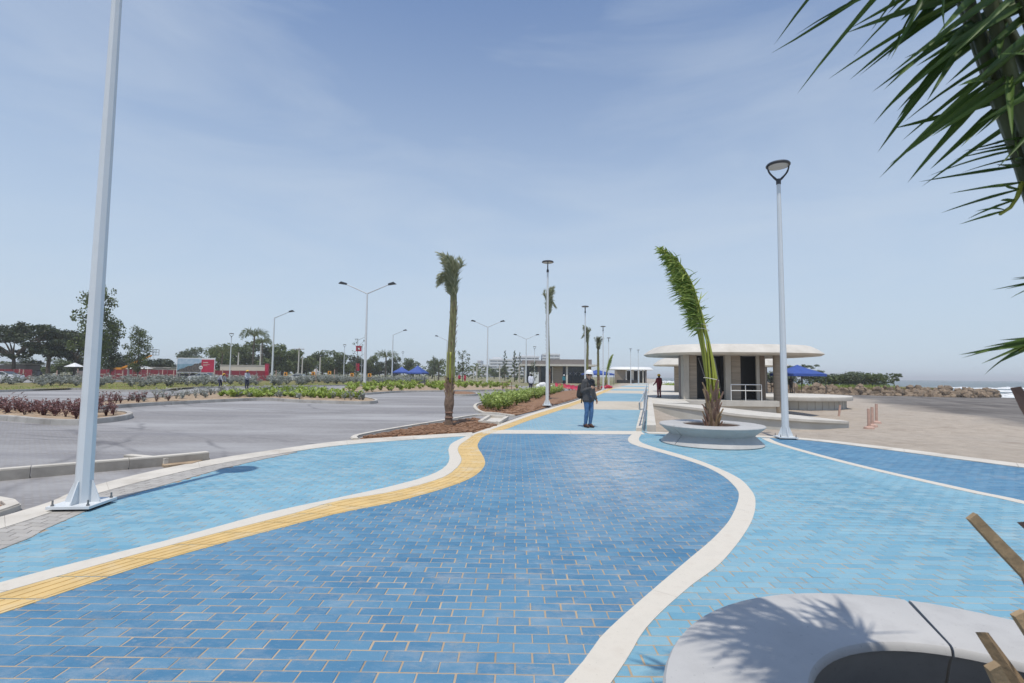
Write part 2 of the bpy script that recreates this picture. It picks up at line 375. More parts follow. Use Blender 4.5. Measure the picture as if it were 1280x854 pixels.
def sea_mat():
    m, t, p = base('sea_water')
    n = noise(t, 0.06, 5, 'Position', 0.6, (0.5, 1.5, 1))
    c = mixc(t, rng(t, n, 0.35, 0.65), (0.085, 0.115, 0.115, 1), (0.16, 0.185, 0.18, 1))
    fo = noise(t, 0.09, 7, 'Position', 0.7, (0.25, 1.0, 1))
    c = mixc(t, rng(t, fo, 0.63, 0.70, 0, 0.55), c, (0.55, 0.58, 0.58, 1))
    t.links.new(c, p.inputs['Base Color']); p.inputs['Roughness'].default_value = 0.35
    bump(t, p, noise(t, 0.35, 6, 'Position', 0.6, (0.5, 1.2, 1)), 0.8, 0.6)
    return m
M['sea'] = sea_mat()
M['foam'] = pm('sea_foam', (0.74, 0.76, 0.76), 0.9, 0.12, 0.8, 0.6, coord='Position', bdist=0.1)

# ------------------------------------------------------------------ mesh helpers
class MB:
    def __init__(s): s.v, s.f, s.mi, s.m = [], [], [], 0
    def add(s, vs_, fs):
        o = len(s.v); s.v += [tuple(v) for v in vs_]
        for f in fs: s.f.append(tuple(i + o for i in f)); s.mi.append(s.m)
        return s
    def box(s, c, d, rz=0.0, taper=1.0):
        x, y, z = (k / 2 for k in d); ca, sa = math.cos(rz), math.sin(rz); vv = []
        for dz, k in ((-z, 1.0), (z, taper)):
            for dx, dy in ((-x, -y), (x, -y), (x, y), (-x, y)):
                vv.append((c[0] + (dx * ca - dy * sa) * k, c[1] + (dx * sa + dy * ca) * k, c[2] + dz))
        return s.add(vv, [(3, 2, 1, 0), (4, 5, 6, 7), (0, 1, 5, 4), (1, 2, 6, 5), (2, 3, 7, 6), (3, 0, 4, 7)])
    def bar(s, a, b, w, h=None, up=(0, 0, 1)):
        a, b = Vector(a), Vector(b); h = h or w; d = (b - a).normalized(); u = Vector(up)
        if abs(d.dot(u)) > 0.98: u = Vector((0, 1, 0))
        r = d.cross(u).normalized(); u = r.cross(d); vv = []
        for p in (a, b):
            for i, j in ((-1, -1), (1, -1), (1, 1), (-1, 1)): vv.append(p + r * (w / 2 * i) + u * (h / 2 * j))
        return s.add(vv, [(3, 2, 1, 0), (4, 5, 6, 7), (0, 1, 5, 4), (1, 2, 6, 5), (2, 3, 7, 6), (3, 0, 4, 7)])
    def tube(s, pts, rad, n=8, rot=0.0):
        pts = [Vector(p) for p in pts]
        if isinstance(rad, (int, float)): rad = [rad] * len(pts)
        vv, ff = [], []; r = None
        for i, p in enumerate(pts):
            d = (pts[min(i + 1, len(pts) - 1)] - pts[max(i - 1, 0)]).normalized()
            if r is None:
                r = Vector((1, 0, 0)) if abs(d.x) < 0.9 else Vector((0, 1, 0))
            r = (r - d * r.dot(d)).normalized(); u = d.cross(r)
            for k in range(n):
                a = rot + 2 * math.pi * k / n
                vv.append(p + (r * math.cos(a) + u * math.sin(a)) * rad[i])
        for i in range(len(pts) - 1):
            for k in range(n):
                k2 = (k + 1) % n
                ff.append((i * n + k, i * n + k2, (i + 1) * n + k2, (i + 1) * n + k))
        ff.append(tuple(range(n - 1, -1, -1))); ff.append(tuple(range((len(pts) - 1) * n, len(pts) * n)))
        return s.add(vv, ff)
    def lathe(s, prof, n=24, c=(0, 0, 0), sx=1.0, sy=1.0, closed=False):
        vv, ff = [], []
        for r, z in prof:
            for k in range(n):
                a = 2 * math.pi * k / n
                vv.append((c[0] + r * sx * math.cos(a), c[1] + r * sy * math.sin(a), c[2] + z))
        m = len(prof)
        for i in range(m if closed else m - 1):
            j = (i + 1) % m
            for k in range(n):
                k2 = (k + 1) % n
                ff.append((i * n + k, i * n + k2, j * n + k2, j * n + k))
        if not closed:
            if prof[0][0] > 1e-4: ff.append(tuple(range(n - 1, -1, -1)))
            if prof[-1][0] > 1e-4: ff.append(tuple(range((m - 1) * n, m * n)))
        return s.add(vv, ff)
    def prism(s, poly, z0, z1):
        n = len(poly)
        return s.add([(p[0], p[1], z0) for p in poly] + [(p[0], p[1], z1) for p in poly],
                     [tuple(range(n - 1, -1, -1)), tuple(range(n, 2 * n))] + [(i, (i + 1) % n, (i + 1) % n + n, i + n) for i in range(n)])
    def ribbon(s, A, B, ztop, zbot, absolute=False):    # closed strip between two equal-length polylines
        n = len(A); vv = []
        for a, b in zip(A, B):
            za, zb_ = (a.z, b.z) if absolute else (0, 0)
            vv += [(a[0], a[1], za + ztop), (b[0], b[1], zb_ + ztop), (a[0], a[1], za + zbot), (b[0], b[1], zb_ + zbot)]
        ff = []
        for i in range(n - 1):
            o, q = 4 * i, 4 * i + 4
            ff += [(o, o + 1, q + 1, q), (o + 2, q + 2, q + 3, o + 3), (o, q, q + 2, o + 2), (o + 1, o + 3, q + 3, q + 1)]
        ff += [(0, 2, 3, 1), (4 * n - 4, 4 * n - 3, 4 * n - 1, 4 * n - 2)]
        return s.add(vv, ff)
    def mesh(s, name, mats, smooth=False, rnd=None):
        me = bpy.data.meshes.new(name); me.from_pydata(s.v, [], s.f)
        mats = mats if isinstance(mats, (list, tuple)) else [mats]
        for m in mats: me.materials.append(m)
        if len(mats) > 1: me.polygons.foreach_set('material_index', s.mi)
        if smooth:
            me.polygons.foreach_set('use_smooth', [True] * len(me.polygons))
            if smooth != 'all': me.set_sharp_from_angle(angle=R(smooth if smooth is not True else 38))
        if rnd is not None:
            at_ = me.attributes.new('rnd', 'FLOAT', 'FACE'); at_.data.foreach_set('value', rnd)
        bm = bmesh.new(); bm.from_mesh(me); bmesh.ops.recalc_face_normals(bm, faces=bm.faces); bm.to_mesh(me); bm.free()
        me.update()
        return me
    def build(s, name, mats, parent=None, smooth=False, loc=None, rot=None, rnd=None, **props):
        return link(name, s.mesh(name, mats, smooth, rnd), parent, loc, rot, **props)
def link(name, me, parent=None, loc=None, rot=None, **props):
    o = bpy.data.objects.new(name, me); COL.objects.link(o)
    if parent is not None: o.parent = parent
    if loc is not None: o.location = loc
    if rot is not None: o.rotation_euler = rot
    for k, v in props.items(): o[k] = v
    return o
def thing(name, label, cat, loc=(0, 0, 0), rz=0.0, group=None):
    o = bpy.data.objects.new(name, None); COL.objects.link(o)
    o.empty_display_size = 0.2
    o.location = loc; o.rotation_euler = (0, 0, rz); o['label'] = label; o['category'] = cat
    if group: o['group'] = group
    return o
def tag(o, label, cat, group=None):
    o['label'] = label; o['category'] = cat
    if group: o['group'] = group
    return o
def dup(root, loc, rz=None, label=None, group=None, sc=None):
    def rec(o, par):
        c = o.copy(); COL.objects.link(c); c.parent = par
        for ch in o.children: rec(ch, c)
        return c
    r = rec(root, None); r.location = loc
    if rz is not None: r.rotation_euler = (r.rotation_euler.x, r.rotation_euler.y, rz)
    if label: r['label'] = label
    if group: r['group'] = group
    if sc: r.scale = sc if not isinstance(sc, (int, float)) else (sc, sc, sc)
    return r
def interp(pts):                                        # x as a function of y from a list of points, extrapolated
    q = sorted([(p[1], p[0]) for p in pts]); ys = np.array([a for a, _ in q]); xs = np.array([b for _, b in q])
    def f(y):
        y = np.asarray(y, float)
        r = np.interp(y, ys, xs)
        r = np.where(y < ys[0], xs[0] + (y - ys[0]) * (xs[1] - xs[0]) / (ys[1] - ys[0]), r)
        return np.where(y > ys[-1], xs[-1] + (y - ys[-1]) * (xs[-1] - xs[-2]) / (ys[-1] - ys[-2]), r)
    return f
# ------------------------------------------------------------------ curves of the promenade, surveyed from the picture, in metres
def PX(l): return [G(*p) for p in l]
A_white = [Vector((-5.6, -1.5, 0)), Vector((-4.75, 1.3, 0))] + PX([(0, 728.6), (210, 675.4), (341, 640), (420, 623), (489, 608), (537, 594.4), (557.7, 582.4), (561.8, 572), (560.5, 562.5), (564, 555), (575, 549), (590, 542.5), (610, 535.5), (670, 515), (722.5, 499.8)]) + [Vector((8.0, 49.5, 0)), Vector((12.35, 66.7, 0))]
A_bound = [Vector((-5.35, -1.5, 0)), Vector((-4.53, 1.2, 0))] + PX([(0, 741.7), (210, 682.6), (371, 641), (420, 626.4), (489, 615), (550.8, 598), (571.5, 584), (576.6, 573.8), (572, 563), (575, 556), (585, 549), (595, 542.5), (617.5, 536), (670, 517.5), (722, 501.2)]) + [Vector((8.3, 49.4, 0)), Vector((12.6, 66.7, 0))]
A_outer = [Vector((-4.95, -1.5, 0)), Vector((-4.15, 1.0, 0))] + PX([(0, 768), (210, 698.4), (420, 642.8), (489, 629), (557.7, 610), (592, 596), (606, 582.4), (605, 572), (597.5, 559), (599, 552.5), (605, 546), (620, 540), (637.5, 535), (665, 524.5), (722, 505)]) + [Vector((8.85, 49.2, 0)), Vector((13.2, 66.7, 0))]
NA = 240
A_white, A_bound, A_outer = (crv(c, NA) for c in (A_white, A_bound, A_outer))
D_l = crv([Vector((-3.5, -3.2, 0)), Vector((-2.2, -1.2, 0)), Vector((-1.0, .7, 0))] + PX([(705.7, 854), (750.5, 797.5), (798.7, 752.8), (860, 700.4), (893, 672), (914, 647), (923.5, 621), (918, 608), (900, 593), (872, 580), (830, 567), (792, 556), (785, 549), (792, 541)]), 140)
D_r = crv([Vector((-3.25, -3.3, 0)), Vector((-1.95, -1.35, 0)), Vector((-.75, .6, 0))] + PX([(764, 854), (809, 784), (860, 735.6), (905, 700), (938, 655), (944.4, 627.5), (938, 612), (920, 596), (882, 579), (850, 568.5), (814, 558), (799, 551), (802, 542)]), 140)
B_top = crv([Vector((-5.5, -3, 0)), Vector((-5.5, 1, 0))] + PX([(0, 647.5), (97, 614), (181, 591.8), (258, 576.3), (330, 564.8), (420, 552.5), (500, 546.3), (590, 541)]), 100)
B_bot = crv([Vector((-5.0, -3, 0)), Vector((-5.0, 1, 0))] + PX([(6, 660.5), (117, 619.5), (205, 595.8), (272, 580.8), (330, 570.8), (420, 557.8), (500, 551), (592, 545)]), 100)
GREY = [Vector((-4.1, -3, 0)), Vector((-4.15, 1, 0)), Vector((-4.4, 4.29, 0))] + PX([(56, 662), (140.6, 626.5), (205, 607), (272, 588), (322, 576), (372, 565.5)])
E_l = crv([Vector((6.5, -3, 0)), Vector((6.42, 3, 0)), Vector((6.30, 6.3, 0)), Vector((6.16, 7.1, 0)), Vector((5.95, 9.1, 0)), Vector((6.0, 11.6, 0)), Vector((6.22, 12.75, 0))], 60)
E_r = crv([Vector((6.68, -3, 0)), Vector((6.60, 3, 0)), Vector((6.48, 6.3, 0)), Vector((6.34, 7.1, 0)), Vector((6.12, 9.1, 0)), Vector((6.18, 11.6, 0)), Vector((6.42, 12.75, 0))], 60)
F_in = crv([Vector((12.2, -3, 0)), Vector((11.2, 4, 0)), Vector((9.9, 7.2, 0)), Vector((8.84, 9.0, 0)), Vector((7.8, 11.35, 0)), Vector((6.97, 12.6, 0)), Vector((5.2, 13.2, 0)), Vector((3.55, 13.45, 0))], 80)
F_out = crv([Vector((12.65, -3, 0)), Vector((11.65, 4.1, 0)), Vector((10.3, 7.4, 0)), Vector((9.25, 9.3, 0)), Vector((8.15, 11.7, 0)), Vector((7.15, 12.95, 0)), Vector((5.25, 13.6, 0)), Vector((3.55, 13.85, 0))], 80)
def rail_x(y): return 3.42 + (y - 13.9) * 0.266          # right edge of the far walkway
A_mid = [a.lerp(b, .5) for a, b in zip(A_white, A_outer)]
D_mid = [a.lerp(b, .5) for a, b in zip(D_l, D_r)]
E_mid = [a.lerp(b, .5) for a, b in zip(E_l, E_r)]
xA, xD, xE, xB, xG = interp(A_mid), interp(D_mid), interp(E_mid), interp([a.lerp(b, .6) for a, b in zip(B_top, B_bot)]), interp(GREY)
xFi = interp(F_in)
def yback(x): return np.interp(x, [-1.2, -.45, 3.5, 5.2, 6.97], [13.0, 13.45, 13.75, 13.35, 12.75])

# ------------------------------------------------------------------ ground, sea, parking lot
EDGE = [(13.5, -40), (12.65, -3), (11.65, 4.1), (10.3, 7.4), (9.25, 9.3), (8.15, 11.7), (7.15, 12.95), (5.25, 13.6), (3.6, 13.9), (5.0, 19.4), (8.5, 33), (22, 84), (33, 125), (57, 215), (250, 900)]
def edge_dist(x, y):
    best = np.full(x.shape, 1e9); side = np.zeros(x.shape)
    for (ax, ay), (bx, by) in zip(EDGE, EDGE[1:]):
        dx, dy = bx - ax, by - ay
        t = np.clip(((x - ax) * dx + (y - ay) * dy) / (dx * dx + dy * dy), 0, 1)
        d = np.hypot(x - ax - t * dx, y - ay - t * dy)
        cr_ = dx * (y - ay) - dy * (x - ax)
        m = d < best - 1e-9
        best = np.where(m, d, best); side = np.where(m, np.where(cr_ < 0, 1, -1), side)
    return best * side
def sstep(a, b, v):
    t = np.clip((v - a) / (b - a), 0, 1); return t * t * (3 - 2 * t)
def terrain_z(x, y):
    x, y = np.asarray(x, float), np.asarray(y, float)
    s = edge_dist(x, y)
    w = np.interp(y, [12, 20, 27], [12, 4.5, 1.3])
    z = -0.07 - 1.0 * sstep(0.15, 1, s / w)
    z = np.where(s <= 0.15, -0.07, z)
    k = x - shore_x(y)
    z = z - 0.55 * sstep(-48, 2, k) * (s > 0) - np.clip(k, 0, 60) * 0.03 * (s > 0)
    bumps = np.sin(x * 1.7 + np.sin(y * .9) * 2) * np.sin(y * 1.3 + np.sin(x * .6) * 2) * 0.035 + np.sin(x * .43 + 1) * np.sin(y * .37) * 0.05
    z = z + bumps * np.clip((s - .6) / 3, 0, 1)
    return z
def tz(x, y): return float(terrain_z(np.array([x]), np.array([y]))[0])
gx = np.unique(np.concatenate([np.array([-6000, -2500, -1000, -500, -250, -120, -60, -30, -15, -5]), np.arange(0, 32, .6), np.arange(32, 130, 3), np.array([150, 200, 300, 420])]))
gy = np.unique(np.concatenate([np.array([-60, -30, -12, -4]), np.arange(0, 34, .6), np.arange(34, 130, 3), np.arange(130, 260, 10), np.array([300, 400, 600, 1000, 2500, 7000])]))
XX, YY = np.meshgrid(gx, gy)
ZZ = terrain_z(XX, YY)
mb = MB(); nx = len(gx)
mb.v = list(zip(XX.ravel().tolist(), YY.ravel().tolist(), ZZ.ravel().tolist()))
mb.f = [(j * nx + i, j * nx + i + 1, (j + 1) * nx + i + 1, (j + 1) * nx + i) for j in range(len(gy) - 1) for i in range(nx - 1)]
mb.mi = [0] * len(mb.f)
mb.build('ground', M['terrain'], smooth='all', kind='structure')
SEA = -1.62
mb = MB(); ys_ = [-300, 0, 60, 120, 220, 500, 1200, 4000, 9000]
mb.ribbon([Vector((shore_x(y) - 25 if y < 400 else shore_x(y) - 25 + (y - 400) * .45, y, 0)) for y in ys_], [Vector((9000 + y * .3, y, 0)) for y in ys_], SEA, SEA - 3)
mb.build('sea', M['sea'], kind='structure')
def foam(name, px0, px1, y0, y1, n, hgt, wid, seed):
    r = random.Random(seed); A, B = [], []
    for i in range(n):
        t = i / (n - 1); q = at(px0 + (px1 - px0) * t, 480, y0 + (y1 - y0) * t)
        k = math.sin(math.pi * t) ** .5
        wv = wid * (0.25 + r.random()) * k + .1
        off = r.uniform(-.5, .5) * wid
        A.append(Vector((q.x, q.y + off, hgt * k * r.uniform(.2, 1)))); B.append(Vector((q.x + .1, q.y + off - wv, .02)))
    m = MB(); m.ribbon(A, B, SEA, SEA - .3, True); m.build(name, M['foam'], smooth='all', kind='stuff')
for k, a in enumerate([(1205, 1420, 104, 92, 60, .75, 3.5), (1222, 1420, 112, 104, 60, .55, 4), (1216, 1300, 96, 92, 34, .3, 3), (1210, 1420, 140, 132, 50, .7, 4), (1150, 1420, 190, 185, 60, .9, 5),
                       (815, 870, 222, 228, 40, .6, 9), (812, 880, 250, 250, 40, .9, 10), (1240, 1400, 98, 88, 40, .25, 4.5), (815, 900, 310, 310, 40, 1.2, 9)]):
    foam('breaking_wave', *a, k)
lot = MB(); lotpoly = [(v.x + .2, v.y) for v in B_top] + [(-1.0, 14.5), (.6, 20.5), (3.6, 31.6), (7.9, 49), (11.8, 64), (4, 70), (-12, 90), (-60, 92), (-130, 70), (-130, -6), (-5.4, -6)]
lot.prism(lotpoly, -.05, -.018)
lot.build('parking_lot', M['lot'], kind='structure')

# ------------------------------------------------------------------ paving laid piece by piece
SHOWN = {}
def seen(x, y):
    d = CM.transposed() @ Vector((x, y, -CAM_H))
    if d.z > -0.3: return False
    px, py = 640 + F_PX * d.x / -d.z, 427 - F_PX * d.y / -d.z
    return -8 < px < 1288 and py < 862
BL, BW, GAP = 0.20, 0.10, 0.0085
def one_paver(lx, ly, n):
    h = .03; c = .0035; m = MB()
    x, y = lx / 2, ly / 2
    m.add([(-x, -y, -h), (x, -y, -h), (x, y, -h), (-x, y, -h), (-x, -y, -c), (x, -y, -c), (x, y, -c), (-x, y, -c),
           (-x + c, -y + c, 0), (x - c, -y + c, 0), (x - c, y - c, 0), (-x + c, y - c, 0)],
          [(0, 1, 5, 4), (1, 2, 6, 5), (2, 3, 7, 6), (3, 0, 4, 7), (4, 5, 9, 8), (5, 6, 10, 9), (6, 7, 11, 10), (7, 4, 8, 11), (8, 9, 10, 11)])
    return m
def paving(name, mat, test, x0, x1, y0, y1, label_base='joint', z=0.0, seed=1, nsingle=300):
    """a bedding sheet, 300 nearest pavers as objects, the rest of the same pavers joined"""
    rr = np.random.RandomState(seed)
    js = np.arange(math.floor(y0 / BW), math.ceil(y1 / BW) + 1)
    P = []
    for j in js:
        xs = np.arange(math.floor(x0 / BL), math.ceil(x1 / BL) + 1) * BL + (BL / 2 if j % 2 else 0) + 0.006 * math.sin(j * 1.7)
        ys = np.full(xs.shape, j * BW)
        k = test(xs, ys)
        P.append(np.stack([xs[k], ys[k]], 1))
    P = np.concatenate(P)
    vis = np.array([seen(a, b) for a, b in P])
    d = np.hypot(P[:, 0], P[:, 1]) + np.where(vis, 0, 1000)
    order = np.argsort(d)
    single, rest = order[:nsingle], order[nsingle:]
    root = bedding(name, P)
    pmesh = one_paver(BL - GAP, BW - GAP, 0).mesh('paver', mat)
    for i in single:
        link('paver', pmesh, root, (P[i, 0] + rr.normal(0, .0012), P[i, 1] + rr.normal(0, .0012), z + rr.normal(0, .0007)), (rr.normal(0, .003), rr.normal(0, .003), rr.normal(0, .006)))
    tpl = np.array(one_paver(BL - GAP, BW - GAP, 0).v); fc = one_paver(1, 1, 0).f
    n = len(rest); pr = P[rest]
    V = np.repeat(tpl[None], n, 0)
    ang = rr.normal(0, .006, n); V2 = V.copy()
    V2[:, :, 0] = V[:, :, 0] - V[:, :, 1] * ang[:, None]; V2[:, :, 1] = V[:, :, 1] + V[:, :, 0] * ang[:, None]
    V2[:, :, 2] += V[:, :, 0] * rr.normal(0, .004, n)[:, None]
    V2[:, :, 0] += pr[:, 0:1]; V2[:, :, 1] += pr[:, 1:2]; V2[:, :, 2] += z + rr.normal(0, .0007, n)[:, None]
    me = bpy.data.meshes.new('pavers')
    nf, nv = len(fc), len(tpl)
    me.vertices.add(n * nv); me.vertices.foreach_set('co', V2.astype(np.float32).ravel())
    idx = (np.array(fc)[None] + (np.arange(n) * nv)[:, None, None]).astype(np.int32).ravel()
    me.loops.add(n * nf * 4); me.loops.foreach_set('vertex_index', idx)
    me.polygons.add(n * nf); me.polygons.foreach_set('loop_start', np.arange(0, n * nf * 4, 4, dtype=np.int32))
    me.update(calc_edges=True)
    a = me.attributes.new('rnd', 'FLOAT', 'FACE'); a.data.foreach_set('value', np.repeat(rr.rand(n), nf).astype(np.float32))
    me.materials.append(mat)
    link('pavers', me, root, kind='stuff')
    return root
BED = {}
def bedding(name, P):
    root = link(name, BED[name], kind='structure')
    return root
def bed_poly(name, poly):
    m = MB(); m.prism([(p[0], p[1]) for p in poly], -.05, -.0032 ); BED[name] = m.mesh(name, M['joint'])
bed_poly('dark_blue_paving', [v for v in D_mid] + [Vector((3.5, 13.7, 0)), Vector((-.4, 13.4, 0))] + [v for v in reversed(A_mid) if v.y < 13.4])
bed_poly('light_blue_terrace', [v for v in E_mid] + [Vector((5.2, 13.4, 0)), Vector((3.5, 13.7, 0))] + list(reversed(D_mid)))
bed_poly('dark_blue_edge_paving', [a.lerp(b, .5) for a, b in zip(F_in, F_out) if a.x > 6.3] + list(reversed(E_mid)))
bed_poly('light_blue_paving', [v for v in A_mid if v.y < 13.0] + [a.lerp(b, .5) for a, b in zip(reversed(B_top), reversed(B_bot))])
paving('dark_blue_paving', M['dark_blue'], lambda x, y: (x > xA(y)) & (x < xD(y)) & (y < yback(x)), -6, 4, -2.0, 13.8, seed=1)
paving('light_blue_terrace', M['light_blue'], lambda x, y: (x > xD(y)) & (x < xE(y)) & (y < yback(x)), -3, 7, -1.5, 13.8, seed=2)
paving('dark_blue_edge_paving', M['dark_blue'], lambda x, y: (x > xE(y)) & (x < xFi(y) + .1) & (y < 13), 5.8, 12, 1.5, 13.0, seed=3, nsingle=120)
paving('light_blue_paving', M['light_blue'], lambda x, y: (x < xA(y)) & (x > np.where(y < 9.6, np.maximum(xG(y) - .06, xB(y)), xB(y))) & (y < 13.0), -6, 0, -1.0, 13.0, seed=4)
# grey strip along the curb, laid to the curve
gl = [v for v in crv(GREY, 120)]
gb = crv([Vector((float(xB(v.y)) , v.y, 0)) for v in gl], 120)
m = MB(); m.ribbon(gl, gb, .0005, -.05); BED['grey_paving'] = m.mesh('grey_paving', M['joint'])
root = bedding('grey_paving', None)
Lg = length(gl); nrow = int(Lg / .105)
glr, gbr = crv(gl, nrow + 1), crv(gb, nrow + 1)
gm, vals, cnt = MB(), [], 0
for i in range(nrow):
    a0, a1, b0, b1 = glr[i], glr[i + 1], gbr[i], gbr[i + 1]
    w = (a0 - b0).length
    cols = max(1, int(round(w / .2)))
    cuts = [0] + [min(1, max(0, (k + (.5 if i % 2 else 0)) / cols)) for k in range(1, cols + (0 if i % 2 == 0 else 0))] + [1]
    if i % 2: cuts = [0] + [(k + .5) / cols for k in range(cols)] + [1]
    for u0, u1 in zip(cuts, cuts[1:]):
        if (u1 - u0) * w < .03: continue
        g1 = .004
        q = [a0.lerp(b0, u0), a0.lerp(b0, u1), a1.lerp(b1, u1), a1.lerp(b1, u0)]
        c = sum(q, Vector()) / 4
        q = [c + (p - c) * .955 for p in q]
        if a0.y > 1.8 and cnt < 280:
            p = MB(); p.prism([(v.x - c.x, v.y - c.y) for v in reversed(q)], -.02, .006)
            p.build('paver', M['grey_paver'], root, loc=(c.x, c.y, random.gauss(0, .0006))); cnt += 1
        else:
            gm.prism([(v.x, v.y) for v in reversed(q)], -.02, .006); vals += [random.random()] * 6
gm.build('pavers', M['grey_paver'], root, rnd=vals, kind='stuff')

# far walkway: cross stripes of pavers, then slabs beyond the distance where joints can be told apart
stripes = [(13.75, 23.1, 'mid_blue', 'blue_walkway'), (23.1, 30.9, 'beige_paver', 'beige_walkway'), (30.9, 45.4, 'mid_blue', 'blue_walkway'), (45.4, 54.5, 'beige_paver', 'beige_walkway'),
           (54.5, 62, 'mid_blue', 'blue_walkway'), (62, 74, 'beige_paver', 'beige_walkway'), (74, 84, 'mid_blue', 'blue_walkway'), (84, 100, 'beige_paver', 'beige_walkway'), (100, 112, 'mid_blue', 'blue_walkway'), (112, 128, 'beige_paver', 'beige_walkway')]
xO = interp(A_outer)
def left_x(y): return float(xO(y)) - .1 if y < 66 else float(xO(66)) - .1 + (y - 66) * .29
for k, (y0, y1, mt, nm) in enumerate(stripes):
    m = MB(); yy = [y0 + (y1 - y0) * i / 8 for i in range(9)]
    near = y0 < 30
    m.ribbon([Vector((left_x(y), y, 0)) for y in yy], [Vector((rail_x(y) + .15, y, 0)) for y in yy], -.0032 if near else 0, -.06)
    if near:
        key = nm + str(k); BED[nm] = m.mesh(nm, M['joint'])
        paving(nm, M[mt], lambda x, y: (x > xO(y) - .1) & (x < rail_x(y) + .2) & (y > y0 + .02) & (y < y1), -1, 9, y0, y1, seed=10 + k, nsingle=0)
    else:
        m.build(nm, M[mt], kind='structure')

# cast bands between the pavings, in lengths with a fine joint
def band(name, A, B, z, seg, mat='band', zb=-.05, **kw):
    root = MB(); root.ribbon(A, B, z - .012, zb)
    r = root.build(name, M['grout'] if mat in ('band', 'yellow') else M[mat], kind='structure')
    L = length(A); n = max(1, int(L / seg)); N = len(A) - 1
    RA, RB = A, B
    per = max(2, math.ceil(N / n))
    i = 0
    while i < N:
        j = min(N, i + per)
        a = [Vector(v) for v in RA[i:j + 1]]; b = [Vector(v) for v in RB[i:j + 1]]
        a[-1] = a[-1].lerp(a[-2], .02 if i + per < N else 0); b[-1] = b[-1].lerp(b[-2], .02 if i + per < N else 0)
        m = MB(); m.ribbon(a, b, z, z - .02); m.build('band_length', M[mat], r)
        i = j
    return r
band('white_band', A_white, A_bound, .004, 2.4)
band('white_band', D_l, D_r, .005, 2.6)
band('white_band', E_l, E_r, .005, 2.4)
band('white_band', crv([G(606, 537.5), G(700, 538.4), G(801, 539.2)], 12), crv([G(602, 542.2), G(700, 542.6), G(806, 543.2)], 12), .0065, 1.6)
band('curb_band', B_top, B_bot, .012, 1.6, 'pale_curb', -.12)
band('curb_band', F_in, F_out, .014, 1.6, 'pale_curb', -.2)
# ribbed warning tiles
ts = MB(); ts.ribbon(A_bound, A_outer, -.004, -.05)
tact = ts.build('tactile_strip', M['grout'], kind='structure')
ntile = int(length([a.lerp(b, .5) for a, b in zip(A_bound, A_outer)]) / .40)
ta, tb = crv(A_bound, ntile * 2 + 1), crv(A_outer, ntile * 2 + 1)
for i in range(ntile):
    a0, a1, a2, b0, b1, b2 = *ta[2 * i:2 * i + 3], *tb[2 * i:2 * i + 3]
    a2 = a2.lerp(a1, .045); b2 = b2.lerp(b1, .045); a0 = a0.lerp(a1, .03); b0 = b0.lerp(b1, .03)
    c = (a1 + b1) / 2
    A_, B_ = [a0 - c, a1 - c, a2 - c], [b0 - c, b1 - c, b2 - c]
    m = MB(); m.ribbon([p.lerp(q, .012) for p, q in zip(A_, B_)], [p.lerp(q, .988) for p, q in zip(A_, B_)], .003, -.02)
    if a0.y < 40:
        for k in range(4):
            u = .14 + .24 * k
            P_ = [p.lerp(q, u - .055) for p, q in zip(A_, B_)]; Q_ = [p.lerp(q, u + .055) for p, q in zip(A_, B_)]
            P_[0] = P_[0].lerp(P_[1], .06); Q_[0] = Q_[0].lerp(Q_[1], .06); P_[2] = P_[2].lerp(P_[1], .06); Q_[2] = Q_[2].lerp(Q_[1], .06)
            m.ribbon(P_, Q_, .0068, .002)
    m.build('tactile_tile', M['yellow'], tact, loc=(c.x, c.y, 0))

# ------------------------------------------------------------------ curbs and planting beds of the parking lot
def inset(poly, d):
    n = len(poly); out = []
    area = sum(poly[i].x * poly[(i + 1) % n].y - poly[(i + 1) % n].x * poly[i].y for i in range(n))
    sg = 1 if area > 0 else -1
    for i in range(n):
        a, b, c = poly[i - 1], poly[i], poly[(i + 1) % n]
        u, v = (b - a).normalized(), (c - b).normalized()
        nn = Vector((-(u.y + v.y), u.x + v.x, 0)) * sg
        if nn.length < .2: nn = Vector((-v.y, v.x, 0)) * sg
        nn.normalize()
        out.append(b + nn * d)
    return out
def closed(pts, n):
    q = [Vector(p) for p in pts]; k = len(q)
    r = crv(q[-2:] + q + q[:3], 400)
    i0 = min(range(400), key=lambda i: (r[i] - q[0]).length if i < 200 else 9e9)
    i1 = min(range(400), key=lambda i: (r[i] - q[0]).length if i > 250 else 9e9)
    return crv(r[i0:i1 + 1], n + 1)[:-1]
def mound(poly, z, h, seed, mat, name, parent=None, step=.5, **kw):
    """soil inside a bed: rings from the edge to the middle with uneven height"""
    r = random.Random(seed); n = len(poly); c = sum(poly, Vector()) / n; m = MB(); vv = []; K = 7
    for k in range(K):
        t = k / K
        for p in poly:
            q = p.lerp(c, t); e = min(1, t * 3)
            vv.append((q.x, q.y, z + e * h * (.6 + .8 * r.random())))
    vv.append((c.x, c.y, z + h)); ff = []
    for k in range(K - 1):
        for i in range(n): ff.append((k * n + i, k * n + (i + 1) % n, (k + 1) * n + (i + 1) % n, (k + 1) * n + i))
    for i in range(n): ff.append(((K - 1) * n + i, (K - 1) * n + (i + 1) % n, K * n))
    m.add(vv, ff)
    return m.build(name, mat, parent, smooth='all', **kw)
